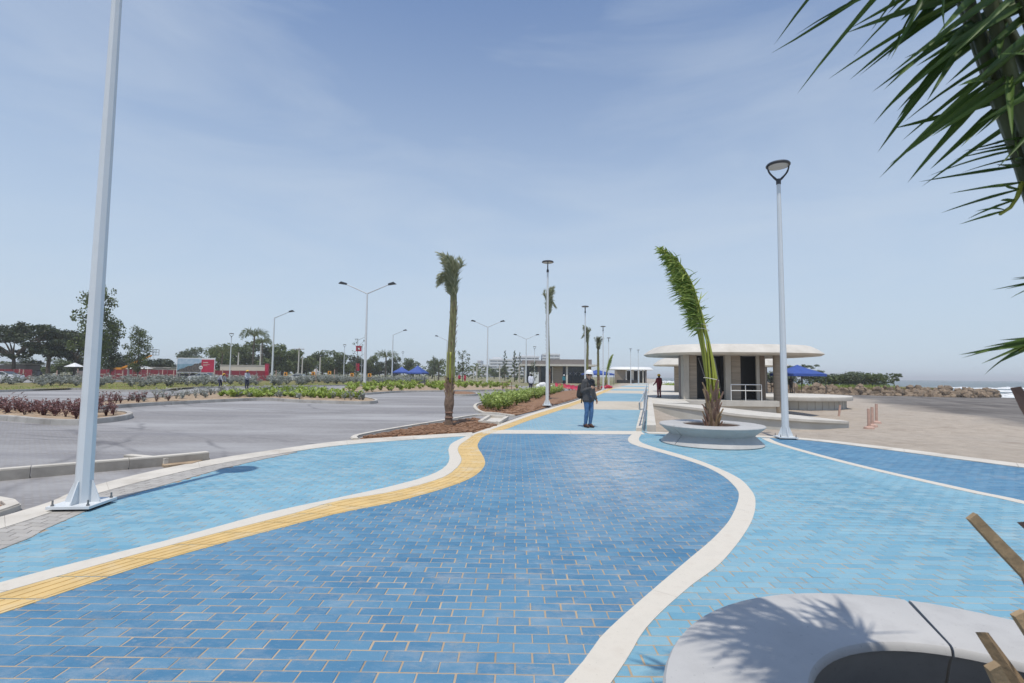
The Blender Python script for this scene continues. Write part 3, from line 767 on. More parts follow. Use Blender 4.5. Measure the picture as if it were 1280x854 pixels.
def curb_run(root, path, w, z, seg=1.0, mat='curb', side=1, zb=-.06, body=None):
    L = length(path); n = max(1, round(L / seg)); P = crv(path, n * 3 + 1)
    off = []
    for i, p in enumerate(P):
        d = (P[min(i + 1, len(P) - 1)] - P[max(0, i - 1)]).normalized()
        off.append(p + Vector((-d.y, d.x, 0)) * w * side)
    for i in range(n):
        a, b = P[3 * i:3 * i + 4], off[3 * i:3 * i + 4]
        a = [Vector(v) for v in a]; b = [Vector(v) for v in b]
        a[-1] = a[-1].lerp(a[-2], .03); b[-1] = b[-1].lerp(b[-2], .03)
        m = MB(); A2 = [p.lerp(q, .1) for p, q in zip(a, b)]
        m.ribbon(A2, b, z, z - .03); m.m = 1; m.ribbon(a, b, z - .018, zb)
        m.build('curbstone', [M[mat], M[body or mat]], root)
def bed(name, pts, n=60, z=.12, w=.15, mat='soil', seg=1.2, h=.05, seed=1, curb='curb', path=None):
    P = closed(pts, n)
    inn = inset(P, w * .9)
    r = mound(inn, z - .05, h, seed, M[mat], name, kind='structure')
    area = sum(P[i].x * P[(i + 1) % n].y - P[(i + 1) % n].x * P[i].y for i in range(n))
    curb_run(r, path if path else P + [P[0]], w, z, seg, curb, 1 if area > 0 else -1)
    return r, P
pal_p = [G(*p) for p in [(449, 549.6), (452, 545.5), (500, 536.5), (555, 527.5), (592, 522.5), (612, 527), (628, 532), (605, 539), (585, 542), (520, 545.5)]]
r_, palm_bed = bed('palm_planting_bed', pal_p, 70, .05, .14, 'mulch', 1.0, .015, 3, 'pale_curb', path=[G(440, 550.5), G(444, 545.5), G(500, 535), G(555, 526), G(595, 519.6), G(634, 520.5)])
bed2_p = [G(*p) for p in [(600, 516), (594, 511), (596, 506.5), (611, 504), (650, 496), (690, 490.5), (725, 486.5), (752, 483.6), (757, 485.5), (741, 491.5), (722, 498.6), (696, 506.5), (668, 514.8), (640, 520.5), (620, 518)]]
r_, bed2 = bed('promenade_planting_bed', bed2_p, 90, .06, .14, 'mulch', 1.0, .05, 4, 'pale_curb', path=[G(640, 521), G(616, 517.5), G(601, 516.5), G(592, 510.5), G(595, 505.5), G(611, 503), G(650, 495), G(690, 489.6), G(725, 485.6), G(752, 482.7)])
left_p = [G(*p) for p in [(-160, 522), (-60, 524), (0, 525), (62, 530.3), (110, 530), (152, 525.5), (166, 521.3), (155, 518), (100, 515.5), (0, 513), (-160, 511)]]
r_, left_bed = bed('purple_planting_bed', left_p, 80, .14, .16, 'soil', 1.2, .05, 5)
long_p = [G(*p) for p in [(100, 513), (160, 509), (212, 505.8), (320, 500.5), (345, 501), (365, 502.6), (420, 504.6), (462, 505), (472, 502.3), (455, 498.2), (425, 493.5), (380, 490.5), (320, 489.5), (265, 491), (215, 497), (150, 502.5), (90, 507)]]
r_, long_bed = bed('lily_planting_bed', long_p, 110, .14, .16, 'soil', 1.4, .05, 6)
isl3_p = [G(*p) for p in [(440, 493.5), (500, 490.6), (557, 489.8), (620, 488.6), (648, 487.8), (653, 486.5), (640, 484), (600, 480.5), (540, 480), (480, 482), (430, 486)]]
r_, isl3 = bed('green_planting_bed', isl3_p, 90, .14, .16, 'soil', 1.6, .05, 7)
tree_p = [G(*p) for p in [(566, 494.8), (590, 495), (598, 493.6), (590, 491.3), (572, 490.6), (556, 491.5)]]
r_, tree_bed = bed('tree_planting_bed', tree_p, 30, .13, .15, 'mulch', 1.2, .05, 8)
back_p = [G(*p) for p in [(-160, 492), (0, 490), (87, 487), (130, 489.2), (200, 489.3), (222, 486.8), (270, 484.8), (330, 484.2), (420, 482.6), (520, 480.6), (545, 478.5), (500, 476.6), (400, 476.2), (280, 477.2), (160, 478.5), (0, 480), (-160, 481)]]
r_, back_bed = bed('silver_planting_bed', back_p, 130, .14, .16, 'turf', 2.0, .06, 9)
# the low kerb wall near the left edge and the corner bed
lowk = MB().prism([tuple(G(*p)[:2]) for p in [(205, 583.5), (240, 580.5), (262, 574), (235, 571.5), (190, 574)]], -.05, .02).build('gutter_slab', M['soil'], kind='structure')
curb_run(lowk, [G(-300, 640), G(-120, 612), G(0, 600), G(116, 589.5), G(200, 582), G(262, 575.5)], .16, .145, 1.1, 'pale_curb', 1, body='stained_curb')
curb_run(lowk, [G(200, 582) + Vector((.1, .15, 0)), G(170, 574) + Vector((0, -.1, 0))], .14, .11, .8, 'pale_curb', 1)
cb_p = [G(*p) for p in [(-140, 625), (-40, 623), (10, 628), (27, 634.5), (10, 642), (-60, 662), (-140, 690)]]
r_, corner_bed = bed('corner_planting_bed', cb_p, 40, .06, .12, 'mulch', .9, .03, 10, 'pale_curb')
# pale catch basin between the two mulch beds
q = [G(*p) for p in [(600, 529.5), (612, 522.0), (634, 523.5), (622, 531)]]
cb = thing('catch_basin', 'shallow pale concrete drain basin between the two mulch beds', 'drain', (sum(q, Vector()) / 4))
c_ = cb.location
basin = MB().prism([(v.x - c_.x, v.y - c_.y) for v in q], -.03, .004).build('basin_floor', M['conc'], cb)
for a, b in zip(q, q[1:] + q[:1]):
    MB().bar(a - c_ + Vector((0, 0, .04)), b - c_ + Vector((0, 0, .04)), .12, .10).build('rim', M['pale_curb'], cb)
# ------------------------------------------------------------------ lamp posts
def make_disc_lamp(name, label, loc, rz, gusset=True, h=6.62):
    t = thing(name, label, 'lamp post', loc, rz)
    MB().box((0, 0, .045), (.44, .44, .028)).build('base_plate', M['white_steel'], t)
    bp = t.children[0] if t.children else None
    bp = [o for o in bpy.data.objects if o.parent == t][0]
    bm_ = MB().lathe([(.009, 0), (.009, .065)], 8).lathe([(.017, .004), (.017, .020)], 6).mesh('bolt', M['bolt'])
    for sx in (-1, 1):
        for sy in (-1, 1): link('bolt', bm_, bp, (sx * .18, sy * .18, .055))
    link('plate_shade_gap', MB().box((0, 0, .016), (.36, .36, .032)).mesh('plate_shade_gap', M['black']), t)  # black block painted as the shade in the gap beneath the plate
    MB().tube([(0, 0, .058), (0, 0, 2.2), (0, 0, 4.4), (0, 0, h)], [.086, .074, .062, .048], 8, R(22.5)).build('pole', M['white_steel'], t)
    if gusset:
        for k in range(4):
            a = k * math.pi / 2; c, s = math.cos(a), math.sin(a); q = .006
            P = [(.072, .059), (.180, .059), (.180, .085), (.092, .30), (.072, .30)]
            m = MB(); m.add([(x * c - q * s, x * s + q * c, z) for x, z in P] + [(x * c + q * s, x * s - q * c, z) for x, z in P],
                            [(0, 1, 2, 3, 4), (9, 8, 7, 6, 5)] + [(i, i + 5, (i + 1) % 5 + 5, (i + 1) % 5) for i in range(5)])
            m.build('gusset', M['white_steel'], t)
    MB().lathe([(.058, h - .02), (.060, h + .10), (.040, h + .13)], 12).build('collar', M['dark_steel'], t)
    for s in (-1, 1):
        MB().tube(crv([(s * .02, 0, h + .08), (s * .11, 0, h + .17), (s * .215, 0, h + .30), (s * .262, 0, h + .44), (s * .255, 0, h + .50)], 10), [.03] * 3 + [.024] * 4 + [.02] * 3, 8).build('fork_arm', M['dark_steel'], t, smooth=True)
    hd = MB().lathe([(.255, h + .462), (.29, h + .475), (.295, h + .50), (.27, h + .535), (.17, h + .562), (.0, h + .575)], 28).build('lamp_head', M['dark_steel'], t, smooth=40)
    MB().lathe([(.0, h + .452), (.20, h + .455), (.25, h + .463)], 28).build('diffuser', M['diffuser'], hd, smooth=True)
    return t
lampA = make_disc_lamp('lamp_post', 'tall white octagonal lamp post at the left, bolted onto the grey paver strip', G(103, 634), R(6))
g0 = 'lamp posts along the promenade'
lampA['group'] = g0
dup(lampA, G(982, 548.5), R(-8), 'white lamp post with dark forked disc head right of the leaning palm, beside the sand', g0)
def lamp_at(px, depth, label, z=0.0, rz=R(88), grp=g0, base=lampA): return dup(base, (X(px, depth), depth, z), rz, label, grp)
lamp_at(684, 24.3, 'white lamp post before a tied palm in the mulch bed, left of the woman', .06)
lamp_at(731.5, 39.6, 'white lamp post directly behind the woman in the white hard hat')
lamp_at(754, 55.5, 'white lamp post just right of the woman with the hard hat, beside a squat palm')
lamp_at(761, 72, 'thin white lamp post right beside the narrow tied palm far along the walkway')
lamp_at(788.5, 100, 'left of two tiny lamp posts in front of the far pavilion')
lamp_at(798, 104, 'right of two tiny lamp posts in front of the far pavilion')
g1 = 'distant disc lamps across the parking lot'
for px, d, lb in [(287, 70, 'lamp post with disc head beside the red billboard, behind the bending gardener'), (429.5, 94, 'lamp post with disc head left of the bare sapling with the red sign'),
                  (503, 122, 'lamp post with disc head between the two far blue canopies'), (668, 95, 'lamp post with disc head in front of the flat roofed building'), (190, 131, 'lamp post with dark head at the tip of the orange boom')]:
    lamp_at(px, d, lb, -.03, R(10), g1)
def make_street(name, label, loc, two, h=9.4, rz=0.0, reach=2.1):
    t = thing(name, label, 'street light', loc, rz, 'tall street lights in the parking lot')
    MB().box((0, 0, .12), (.5, .5, .24), taper=.9).build('footing', M['curb'], t)
    MB().tube([(0, 0, .2), (0, 0, 3), (0, 0, 6), (0, 0, h)], [.15, .13, .105, .075], 10).build('pole', M['white_steel'], t, smooth=True)
    for s in ((-1, 1) if two else (1,)):
        a = MB().tube([(0, 0, h - .06), (s * reach, 0, h + .86)], [.055, .04], 8).build('arm', M['grey_steel'], t, smooth=True)
        m = MB(); e = (s * reach, 0, h + .86)
        m.add([(e[0] - .08 * s, -.09, e[2] - .08), (e[0] + .72 * s, -.17, e[2] + .05), (e[0] + .72 * s, .17, e[2] + .05), (e[0] - .08 * s, .09, e[2] - .08),
               (e[0] - .08 * s, -.09, e[2] + .10), (e[0] + .45 * s, -.16, e[2] + .25), (e[0] + .45 * s, .16, e[2] + .25), (e[0] - .08 * s, .09, e[2] + .10)],
              [(3, 2, 1, 0), (4, 5, 6, 7), (0, 1, 5, 4), (1, 2, 6, 5), (2, 3, 7, 6), (3, 0, 4, 7)])
        m.build('lamp_head', M['dark_steel'], t)
    return t
def sl(px, d): return (X(px, d), d, -.02)
s2 = make_street('street_light', 'tall double armed street light rising from the green planting bed', sl(456, 47.5), True)
dup(s2, sl(609, 80), 0, 'double armed street light behind the leafy sapling, left of the flat roofed building')
dup(s2, sl(657.5, 106), 0, 'double armed street light beside the left end of the flat roofed building')
s1 = make_street('street_light', 'single armed street light right of the standing gardener', sl(340, 69.5), False)
dup(s1, sl(490, 98), 0, 'single armed street light beside the far blue canopies')
dup(s1, sl(558, 112), math.pi, 'single armed street light mostly hidden behind the foremost palm')

# ------------------------------------------------------------------ ring benches with palms
def ring_bench(label, loc, ro, ri, h, seams, rz=0, sl_=.62, soil='mulch'):
    t = thing('ring_bench', label, 'bench', loc, rz)
    w = ro * .80
    prof_full = [(ri + .16, .02), (ri + .03, h - .07), (ri, h - .035), (ri + .003, h - .015), (ri + .012, h - .004), (ri + .03, h), (ro - .05, h), (ro - .012, h - .006), (ro, h - .025), (ro - .012, h - .05), (w + .02, h * .53), (w, h * .48), (w + .02, h * .43), (ro - .05, .05), (ro - .03, .02), (ro - .05, 0.0)]
    seams = sorted(seams)
    for a0, a1 in zip(seams, seams[1:] + [seams[0] + 360]):
        n = max(6, int((a1 - a0) / 5)); m = MB(); k = len(prof_full); vv = []
        g = .5
        for i in range(n + 1):
            a = R(a0 + g + (a1 - a0 - 2 * g) * i / n)
            for r, z in prof_full: vv.append((r * math.cos(a), r * math.sin(a), z))
        ff = [(i * k + j, (i + 1) * k + j, (i + 1) * k + (j + 1) % k, i * k + (j + 1) % k) for i in range(n) for j in range(k)]
        ff += [tuple(range(k)), tuple(range(n * k + k - 1, n * k - 1, -1))]
        m.add(vv, ff).build('seat_segment', M['smooth_conc'], t, smooth=35)
    MB().lathe([(w - .02, .005), (w - .02, h * .45), (ri + .19, h * .45), (ri + .19, .005)], 40, closed=True).build('core', M['black'], t)
    m = MB(); r = random.Random(3); vv = [(0, 0, h * sl_)]; n = 28
    for i in range(1, 4):
        for k in range(n): vv.append(((ri + .12 * (1 - sl_)) * i / 3 * math.cos(2 * math.pi * k / n), (ri + .12 * (1 - sl_)) * i / 3 * math.sin(2 * math.pi * k / n), h * sl_ + r.uniform(-.02, .03)))
    ff = [(0, 1 + k, 1 + (k + 1) % n) for k in range(n)] + [(1 + i * n + k, 1 + (i + 1) * n + k, 1 + (i + 1) * n + (k + 1) % n, 1 + i * n + (k + 1) % n) for i in range(2) for k in range(n)]
    m.add(vv, ff).build('soil', M[soil], t, smooth='all')
    return t
PLC = Vector((X(887.5, 11.73), 11.73, 0))
ring_bench('round concrete bench around the leaning palm, seen whole in the middle distance', PLC, 1.16, .62, .45, [-153, -33, 40, 140])
BNC = Vector((1.61, 1.575, 0))
ring_bench('large round concrete bench in the near right corner, cut off by the picture edge', BNC, 1.115, .615, .42, [-100, -25, 70, 236], sl_=.10, soil='dark_soil')

# ------------------------------------------------------------------ palms
def blade(m, p, d, L, w, droop, nrm, n=4, twist=0.0):
    d = d.normalized(); s = d.cross(nrm)
    if s.length < .01: s = d.cross(Vector((0.3, 1, .2)))
    s.normalize(); vv = []; q = Vector(p); st = L / n
    for i in range(n):
        t = i / n
        ww = w * (.55 + 1.2 * t if t < .3 else 1.0 - .85 * (t - .3) / .7) * .5
        vv += [q - s * ww, q + s * ww]
        q = q + d * st; d = (d + droop * (1.0 / n)).normalized()
    vv.append(q)
    ff = [(2 * i, 2 * i + 1, 2 * i + 3, 2 * i + 2) for i in range(n - 1)] + [(2 * n - 2, 2 * n - 1, 2 * n)]
    m.add(vv, ff)
    return len(ff)
def frame(pts, i):
    return (pts[min(i + 1, len(pts) - 1)] - pts[max(i - 1, 0)]).normalized()
def make_frond(parent, path, rad, t0, nleaf, L, w, wind, spread, seed, mats, ahead=.7, taper=True, leaf_objs=None, droop=.5, shaved=0.0, wild=.13, lump=0.0):
    """a rachis tube with leaflets on both sides from t0 to the tip"""
    r = random.Random(seed); m = MB(); vals = []
    n = len(path)
    m.m = 0
    m.tube(path, [rad * (1 - .8 * i / (n - 1)) + .002 for i in range(n)], 6); vals += [r.random()] * (len(m.f))
    m.m = 1; side0 = Vector((math.cos(seed * 2.4), math.sin(seed * 2.4), 0)); leaves = []
    for i in range(nleaf):
        t = t0 + (1 - t0) * (i + r.random() * .6) / nleaf
        k = t * (n - 1); j = min(n - 2, int(k)); p = path[j].lerp(path[j + 1], k - j); tg = frame(path, j)
        s = (side0 - tg * side0.dot(tg)).normalized()
        for sg in (-1, 1):
            if shaved and r.random() < shaved: continue
            tt = (t - t0) / (1 - t0); ll = L * (.55 + .45 * math.sin(math.pi * min(1, tt * .9 + .12))) * r.uniform(.75, 1.1)
            if tt > .8: ll *= 1.25 - tt * .45
            if lump: ll *= 1 - lump + 1.35 * lump * abs(math.sin(tt * 8.5 + seed * .22))
            d = tg * ahead + s * sg * spread * r.uniform(.5, 1.2) + wind * r.uniform(.5, 1.2) + Vector((r.gauss(0, wild), r.gauss(0, wild), r.gauss(0, wild * .8)))
            dr = Vector((wind.x * .5, wind.y * .3, -droop * r.uniform(.3, 1.3)))
            nr = Vector((r.gauss(0, .6), -1, r.gauss(0, .6)))
            if leaf_objs is not None: leaves.append((p.copy(), d.normalized(), ll, w * r.uniform(.8, 1.2), dr, nr))
            else:
                c = blade(m, p, d, ll, w * r.uniform(.75, 1.2), dr, nr); vals += [r.random()] * c
    o = m.build('frond', mats, parent, smooth='all', rnd=vals)
    if leaf_objs is not None: leaf_objs += [(o, l) for l in leaves]
    return o
BOOTS = []
def boot_mesh(k):
    r = random.Random(k); L = r.uniform(.26, .46); w = r.uniform(.06, .09); th = .022
    m = MB(); bend = r.uniform(.02, .10)
    P = [(0, 0), (L * .5, bend * .3), (L, bend)]
    vv = []
    for i, (z, o) in enumerate(P):
        ww = w * (1, .8, .42)[i]; t = th * (1, .9, .6)[i]
        skew = (0, 0, r.uniform(-.03, .03))[i]
        vv += [(-ww / 2, o - t, z - skew), (ww / 2, o - t, z + skew), (ww / 2 * .8, o + t, z + skew), (-ww / 2 * .8, o + t, z - skew)]
    m.add(vv, [(3, 2, 1, 0), (8, 9, 10, 11)] + [(a + i, a + (i + 1) % 4, a + 4 + (i + 1) % 4, a + 4 + i) for a in (0, 4) for i in range(4)])
    return m.mesh('boot', M['boot'] if k % 3 else M['boot_cut'])
BOOTS = [boot_mesh(k) for k in range(6)]
def put_boots(parent, n, r0, z0, z1, flare, seed, x=0.0, y=0.0, sc=1.0, r1=None, lean=Vector((0, 0, 0))):
    r = random.Random(seed)
    for i in range(n):
        u = i / max(1, n - 1); z = z0 + (z1 - z0) * u; a = i * 2.39996 + r.uniform(-.15, .15)
        rr = r0 + ((r1 if r1 is not None else r0) - r0) * u
        o = link('boot', BOOTS[r.randrange(6)], parent, (x + lean.x * z + rr * math.cos(a), y + lean.y * z + rr * math.sin(a), z))
        o.rotation_euler = Matrix.Rotation(a - math.pi / 2, 3, 'Z').to_euler()
        o.rotation_euler = (Matrix.Rotation(a - math.pi / 2, 3, 'Z') @ Matrix.Rotation(-flare * r.uniform(.4, 1.4), 3, 'X')).to_euler()
        o.scale = (sc * r.uniform(.8, 1.15), sc, sc * r.uniform(.7, 1.2))
def bundle_paths(spine, n, rad0, rad1, seed, n_pts=26, twist=1.2, spare=0.0):
    r = random.Random(seed); S = crv(spine, n_pts); out = []
    for k in range(n):
        a = 2 * math.pi * k / n + r.uniform(-.25, .25); q = r.uniform(.65, 1.0); endk = n_pts - int(r.uniform(0, spare) * n_pts); P = []
        for i in range(endk):
            t = i / (n_pts - 1); rr = (rad0 * (1 - t) + rad1 * t) * q
            b = a + twist * t
            P.append(S[i] + Vector((math.cos(b) * rr, math.sin(b) * rr, 0)))
        out.append(P)
    return out

# the palm in the round bench: shaggy boots, yellow green stalks tied together, leafy rope of leaflets bent by the wind
p1 = thing('bundled_palm', 'leaning palm with tied green fronds planted in the far round concrete bench', 'palm', PLC + Vector((.04, 0, .27)), 0, 'palms')
MB().tube([(0, 0, -.05), (0, 0, .4), (-.01, 0, .95)], [.15, .14, .11], 10).build('trunk', M['palm_trunk'], p1, smooth=True)
put_boots(p1, 46, .125, .0, .92, .19, 11, r1=.10, sc=.9)
spine1 = [at(890, y_, 11.73) - p1.location if x_ is None else at(x_, y_, 11.73) - p1.location for x_, y_ in [(892, 502), (889, 474), (884, 440), (878, 412), (870, 382), (859, 352), (843, 327), (824, 310)]]
for k, P in enumerate(bundle_paths(spine1, 11, .14, .09, 5, 30, 2.2, .12)):
    make_frond(p1, P, .026, .46, 44, .42, .036, Vector((-.62, -.05, -.34)), .27, k + 1, [M['petiole'], M['frond']], .50, droop=.85, wild=.46, lump=.6)
r = random.Random(4)
for k in range(3):                                       # fronds that slipped out of the tie and hang to the left
    b = spine1[4 + k % 2] if k < 2 else spine1[5]
    P = crv([b + Vector((0, 0, -.5)), b + Vector((-.05, -.03, -.1)), b + Vector((-.16, -.06, .06)), b + Vector((-.30, -.10, .05 + .05 * k))], 14)
    make_frond(p1, P, .014, .25, 22, .42, .030, Vector((-.75, -.1, -.35)), .3, 40 + k, [M['petiole'], M['frond']], .5, droop=.6)
P = crv([spine1[3], spine1[3] + Vector((-.16, -.05, .1)), spine1[3] + Vector((-.36, -.08, .22))], 8)
make_frond(p1, P, .010, .1, 8, .22, .02, Vector((-.5, 0, -.2)), .3, 77, [M['petiole'], M['frond']], .7)
for k, (i, rr) in enumerate([(3, .15), (3.2, .15), (1, .17)]):
    j = int(i); c = spine1[j].lerp(spine1[j + 1], i - j)
    MB().lathe([(rr, -.008), (rr + .008, 0), (rr, .008)], 16, closed=True).build('tie_string', M['string'], p1, loc=c, rot=(0, R(12), 0))
# the foremost palm in the mulch: ringed trunk, tied stalks with cut stubs, plume of leaflets at the top
p2loc = Vector((X(562, 14.85), 14.85, .08))
p2 = thing('bundled_palm', 'tall palm with tied stalks and a tufted plume standing in the near mulch bed', 'palm', p2loc, 0, 'palms')
MB().tube(crv([(0, 0, -.1), (0, 0, .25), (.0, 0, .55), (.01, 0, .78), (.01, 0, 1.0), (.02, 0, 1.35)], 14), [.135, .125, .115, .105, .11, .13, .148, .145, .13, .12, .115, .11, .105, .10], 12).build('trunk', M['palm_trunk'], p2, smooth=True)
for z in (.18, .33, .47, .60, .72): MB().lathe([(.115, -.02), (.132, .0), (.11, .03)], 14, closed=True).build('trunk_ring', M['boot'], p2, loc=(.003, 0, z))
put_boots(p2, 22, .105, .72, 1.28, .08, 21, sc=.6)
MB().lathe([(.115, -.025), (.125, 0), (.115, .025)], 14, closed=True).build('tie_band', M['black'], p2, loc=(.02, 0, 1.34))
spine2 = [at(a, b, 14.85) - p2loc for a, b in [(563, 478), (563.5, 450), (565, 420), (566.5, 395), (567, 372), (566, 356)]]
S2 = crv(spine2, 24)
for k in range(12):
    a = 2 * math.pi * k / 12
    P = [s + Vector((math.cos(a), math.sin(a), 0)) * (.088 - .012 * i / 23) for i, s in enumerate(S2)]
    MB().tube(P, [.031 - .010 * i / 23 for i in range(24)], 6).build('stalk', M['old_petiole'], p2, smooth='all')
    if k % 3 == 0: MB().tube([q + (q - s) * .16 for q, s in zip(P[:8], S2[:8])], [.026] * 8, 6).build('stalk', M['petiole'], p2, smooth='all')
put_boots(p2, 60, .10, 1.9, 3.6, .22, 31, x=.0, y=0, sc=.28, lean=Vector((.028, 0, 0)))
rr_ = random.Random(9); top = spine2[-1]
for k in range(25):
    a = 2 * math.pi * k / 25 + rr_.uniform(-.2, .2); o = rr_.uniform(.03, .40); hgt = rr_.uniform(.72, 1.0)
    dx, dy = math.cos(a) * o - .06, math.sin(a) * o
    P = crv([S2[19] + Vector((math.cos(a) * .07, math.sin(a) * .07, 0)), top + Vector((dx * .3, dy * .3, hgt * .35)), top + Vector((dx * .8, dy * .8, hgt * .75)), top + Vector((dx * 1.1 - .14, dy * 1.2, hgt * .98))], 14)
    make_frond(p2, P, .018, .10, 34, .40, .032, Vector((-.20, 0, -.05)), .45, 60 + k, [M['old_petiole'], M['old_frond']], .75, droop=.9)
for k in range(5):
    P = crv([S2[20], top + Vector((-.08, -.02 * k + .04, .22)), top + Vector((-.24, .05 * k - .1, .36 - .03 * k)), top + Vector((-.42 - .02 * k, .08 * k - .16, .28 - .07 * k))], 12)
    make_frond(p2, P, .014, .2, 24, .34, .028, Vector((-.25, 0, -.45)), .35, 90 + k, [M['old_petiole'], M['old_frond']], .6, droop=1.0)
def far_palm(src, px, d, sc, label, z=.06, rz=0.0, sq=1.0):
    return dup(src, (X(px, d), d, z), rz, label, 'palms', (sc * sq, sc * sq, sc))
far_palm(p2, 685.5, 31.0, 1.38, 'slender tall palm rising directly behind the lamp post in the planted bed', sq=.72, rz=R(200))
far_palm(p2, 733.5, 46, 1.20, 'palm behind the lamp post and the woman in the white hard hat', sq=.85, rz=R(15))
far_palm(p2, 748, 56, 1.16, 'stocky green palm just right of the woman in the white hard hat', sq=1.0, rz=R(100))
far_palm(p1, 757.5, 62, .98, 'narrow tied palm beyond the stocky green palm on the walkway edge', z=.0, rz=R(180), sq=.75)

# the palm beside the camera: only its stubs, leaning stalks and hanging leaflets reach into the picture
p3loc = Vector((1.80, 1.40, .26))
p3 = thing('near_palm', 'palm right beside the camera with dark leaflets hanging into the upper right corner', 'palm', p3loc, 0, 'palms')
MB().tube([(0, 0, -.05), (0, 0, .5), (-.03, 0, 1.0)], [.17, .16, .13], 12).build('trunk', M['palm_trunk'], p3, smooth=True)
put_boots(p3, 44, .17, .0, .78, .30, 15, r1=.13)
def stub(tip, root, w, kink):
    tip, root = Vector(tip) - p3loc, Vector(root) - p3loc; mid = tip.lerp(root, .30) + Vector(kink)
    m = MB(); sec = []
    for p, ww, hh in ((root, w * 1.25, w * .7), (mid.lerp(root, .5), w * 1.1, w * .6), (mid, w * 1.0, w * .55), (tip, w * .85, w * .5)): sec.append((p, ww, hh))
    vv = []; d = (tip - root).normalized(); s = d.cross(Vector((0, 1, .2))).normalized(); u = s.cross(d)
    for p, ww, hh in sec: vv += [p - s * ww / 2 - u * hh / 2, p + s * ww / 2 - u * hh / 2, p + s * ww / 2 + u * hh / 2, p - s * ww / 2 + u * hh / 2]
    m.add(vv, [(3, 2, 1, 0), (12, 13, 14, 15)] + [(a + i, a + (i + 1) % 4, a + 4 + (i + 1) % 4, a + 4 + i) for a in (0, 4, 8) for i in range(4)])
    m.build('dead_stalk', M['boot_cut'], p3)
stub(at(1214, 645, 1.42), at(1330, 765, 1.40), .030, (.004, 0, -.006))
stub(at(1272, 766, 1.42), at(1345, 870, 1.40), .036, (0, 0, 0))
stub(at(1240, 832, 1.30), at(1290, 930, 1.36), .034, (0, 0, 0))
LO = []
spine3 = [Vector((1.78, 1.40, 1.0)), Vector((1.72, 1.40, 1.6)), Vector((1.57, 1.38, 2.1)), Vector((1.47, 1.37, 2.38)), Vector((1.35, 1.35, 2.7)), Vector((1.16, 1.30, 3.2)), Vector((.92, 1.24, 3.65))]
spine3 = [v - p3loc for v in spine3]
for k, P in enumerate(bundle_paths(spine3, 9, .13, .10, 8, 30, 1.6, .1)):
    make_frond(p3, P, .026, .50, 8, .52, .024, Vector((-.80, -.10, -.78)), .28, k + 3, [M['shade_dark_petiole'], M['near_frond']], .15, leaf_objs=LO, droop=.35, wild=.20)
CROWN = []
rc_ = random.Random(77)
for k in range(13):                                      # full crown overhead, above the picture: it shades the bench
    a = 2 * math.pi * k / 13 + rc_.uniform(-.2, .2); b0 = spine3[4].lerp(spine3[6], rc_.uniform(.1, .9)); o = rc_.uniform(.25, .55)
    P = crv([b0, b0 + Vector((math.cos(a) * o * .5 - .08, math.sin(a) * o * .5, .28)), b0 + Vector((math.cos(a) * o - .22, math.sin(a) * o, .42))], 10)
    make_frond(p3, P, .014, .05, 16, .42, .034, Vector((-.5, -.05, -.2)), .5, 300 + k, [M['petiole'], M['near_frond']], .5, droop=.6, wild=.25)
def extra(pts, n, L, wind, seed, sp=.3, ah=.5, w=.028, droop=.3):
    P = crv([Vector(p) - p3loc for p in pts], 12)
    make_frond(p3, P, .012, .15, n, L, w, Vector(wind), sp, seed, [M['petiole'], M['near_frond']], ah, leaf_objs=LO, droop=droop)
extra([at(1330, 120, 1.42), at(1290, 190, 1.42), at(1270, 250, 1.42), at(1250, 268, 1.42)], 10, .26, (-.9, 0, .05), 201, .45, .2, .010, .25)
extra([at(1400, 330, 1.45), at(1340, 345, 1.45), at(1300, 350, 1.44)], 5, .20, (-.9, 0, -.2), 202, .35, .3, .008)
extra([at(1400, 430, 1.40), at(1345, 418, 1.40), at(1300, 425, 1.40), at(1275, 440, 1.40)], 6, .24, (-.85, 0, -.22), 203, .22, .6, .014, .35)
LO_sorted = LO
LEAF = []
def leaf_mesh(k):
    r = random.Random(50 + k); m = MB(); n = 6
    dirn = Vector((0, 0, 1)); q = Vector(); vv = []
    dr = Vector((0, -r.uniform(.15, .5), 0))
    for i in range(n):
        t = i / n; ww = .5 * (.5 + 1.6 * t if t < .3 else 1 - .9 * (t - .3) / .7)
        fold = .25 * ww
        vv += [q + Vector((-ww, fold / 10, 0)), q + Vector((0, -fold / 10, 0)), q + Vector((ww, fold / 10, 0))]
        q = q + dirn / n; dirn = (dirn + dr / n).normalized()
    vv.append(q)
    ff = []
    for i in range(n - 1):
        o = 3 * i; ff += [(o, o + 1, o + 4, o + 3), (o + 1, o + 2, o + 5, o + 4)]
    o = 3 * (n - 1); ff += [(o, o + 1, o + 3), (o + 1, o + 2, o + 3)]
    return m.add(vv, ff).mesh('leaflet', M['near_frond'], smooth='all')
LEAF = [leaf_mesh(k) for k in range(6)]
def leaf_px(p):
    d = CM.transposed() @ (p + p3loc - Vector((0, 0, CAM_H)))
    return (640 + F_PX * d.x / -d.z, 427 - F_PX * d.y / -d.z) if d.z < -.1 else (9999, 9999)
cnt = 0; rest = {}
rr_ = random.Random(5)
for o, (p, d, L, w, dr, nr) in LO:
    a, b = leaf_px(p), leaf_px(p + d * L)
    vis = min(a[0], b[0]) < 1285 and max(a[1], b[1]) > -5
    if vis and cnt < 290:
        zc = d; xc = zc.cross(nr).normalized(); yc = zc.cross(xc)
        if yc.z < 0: xc, yc = -xc, -yc
        mt = Matrix((xc * w, yc * L, zc * L)).transposed().to_4x4(); mt.translation = p
        e = link('leaflet', LEAF[rr_.randrange(6)], o); e.matrix_local = mt; cnt += 1
    else: rest.setdefault(o.name, (o, []))[1].append((p, d, L, w, dr, nr))
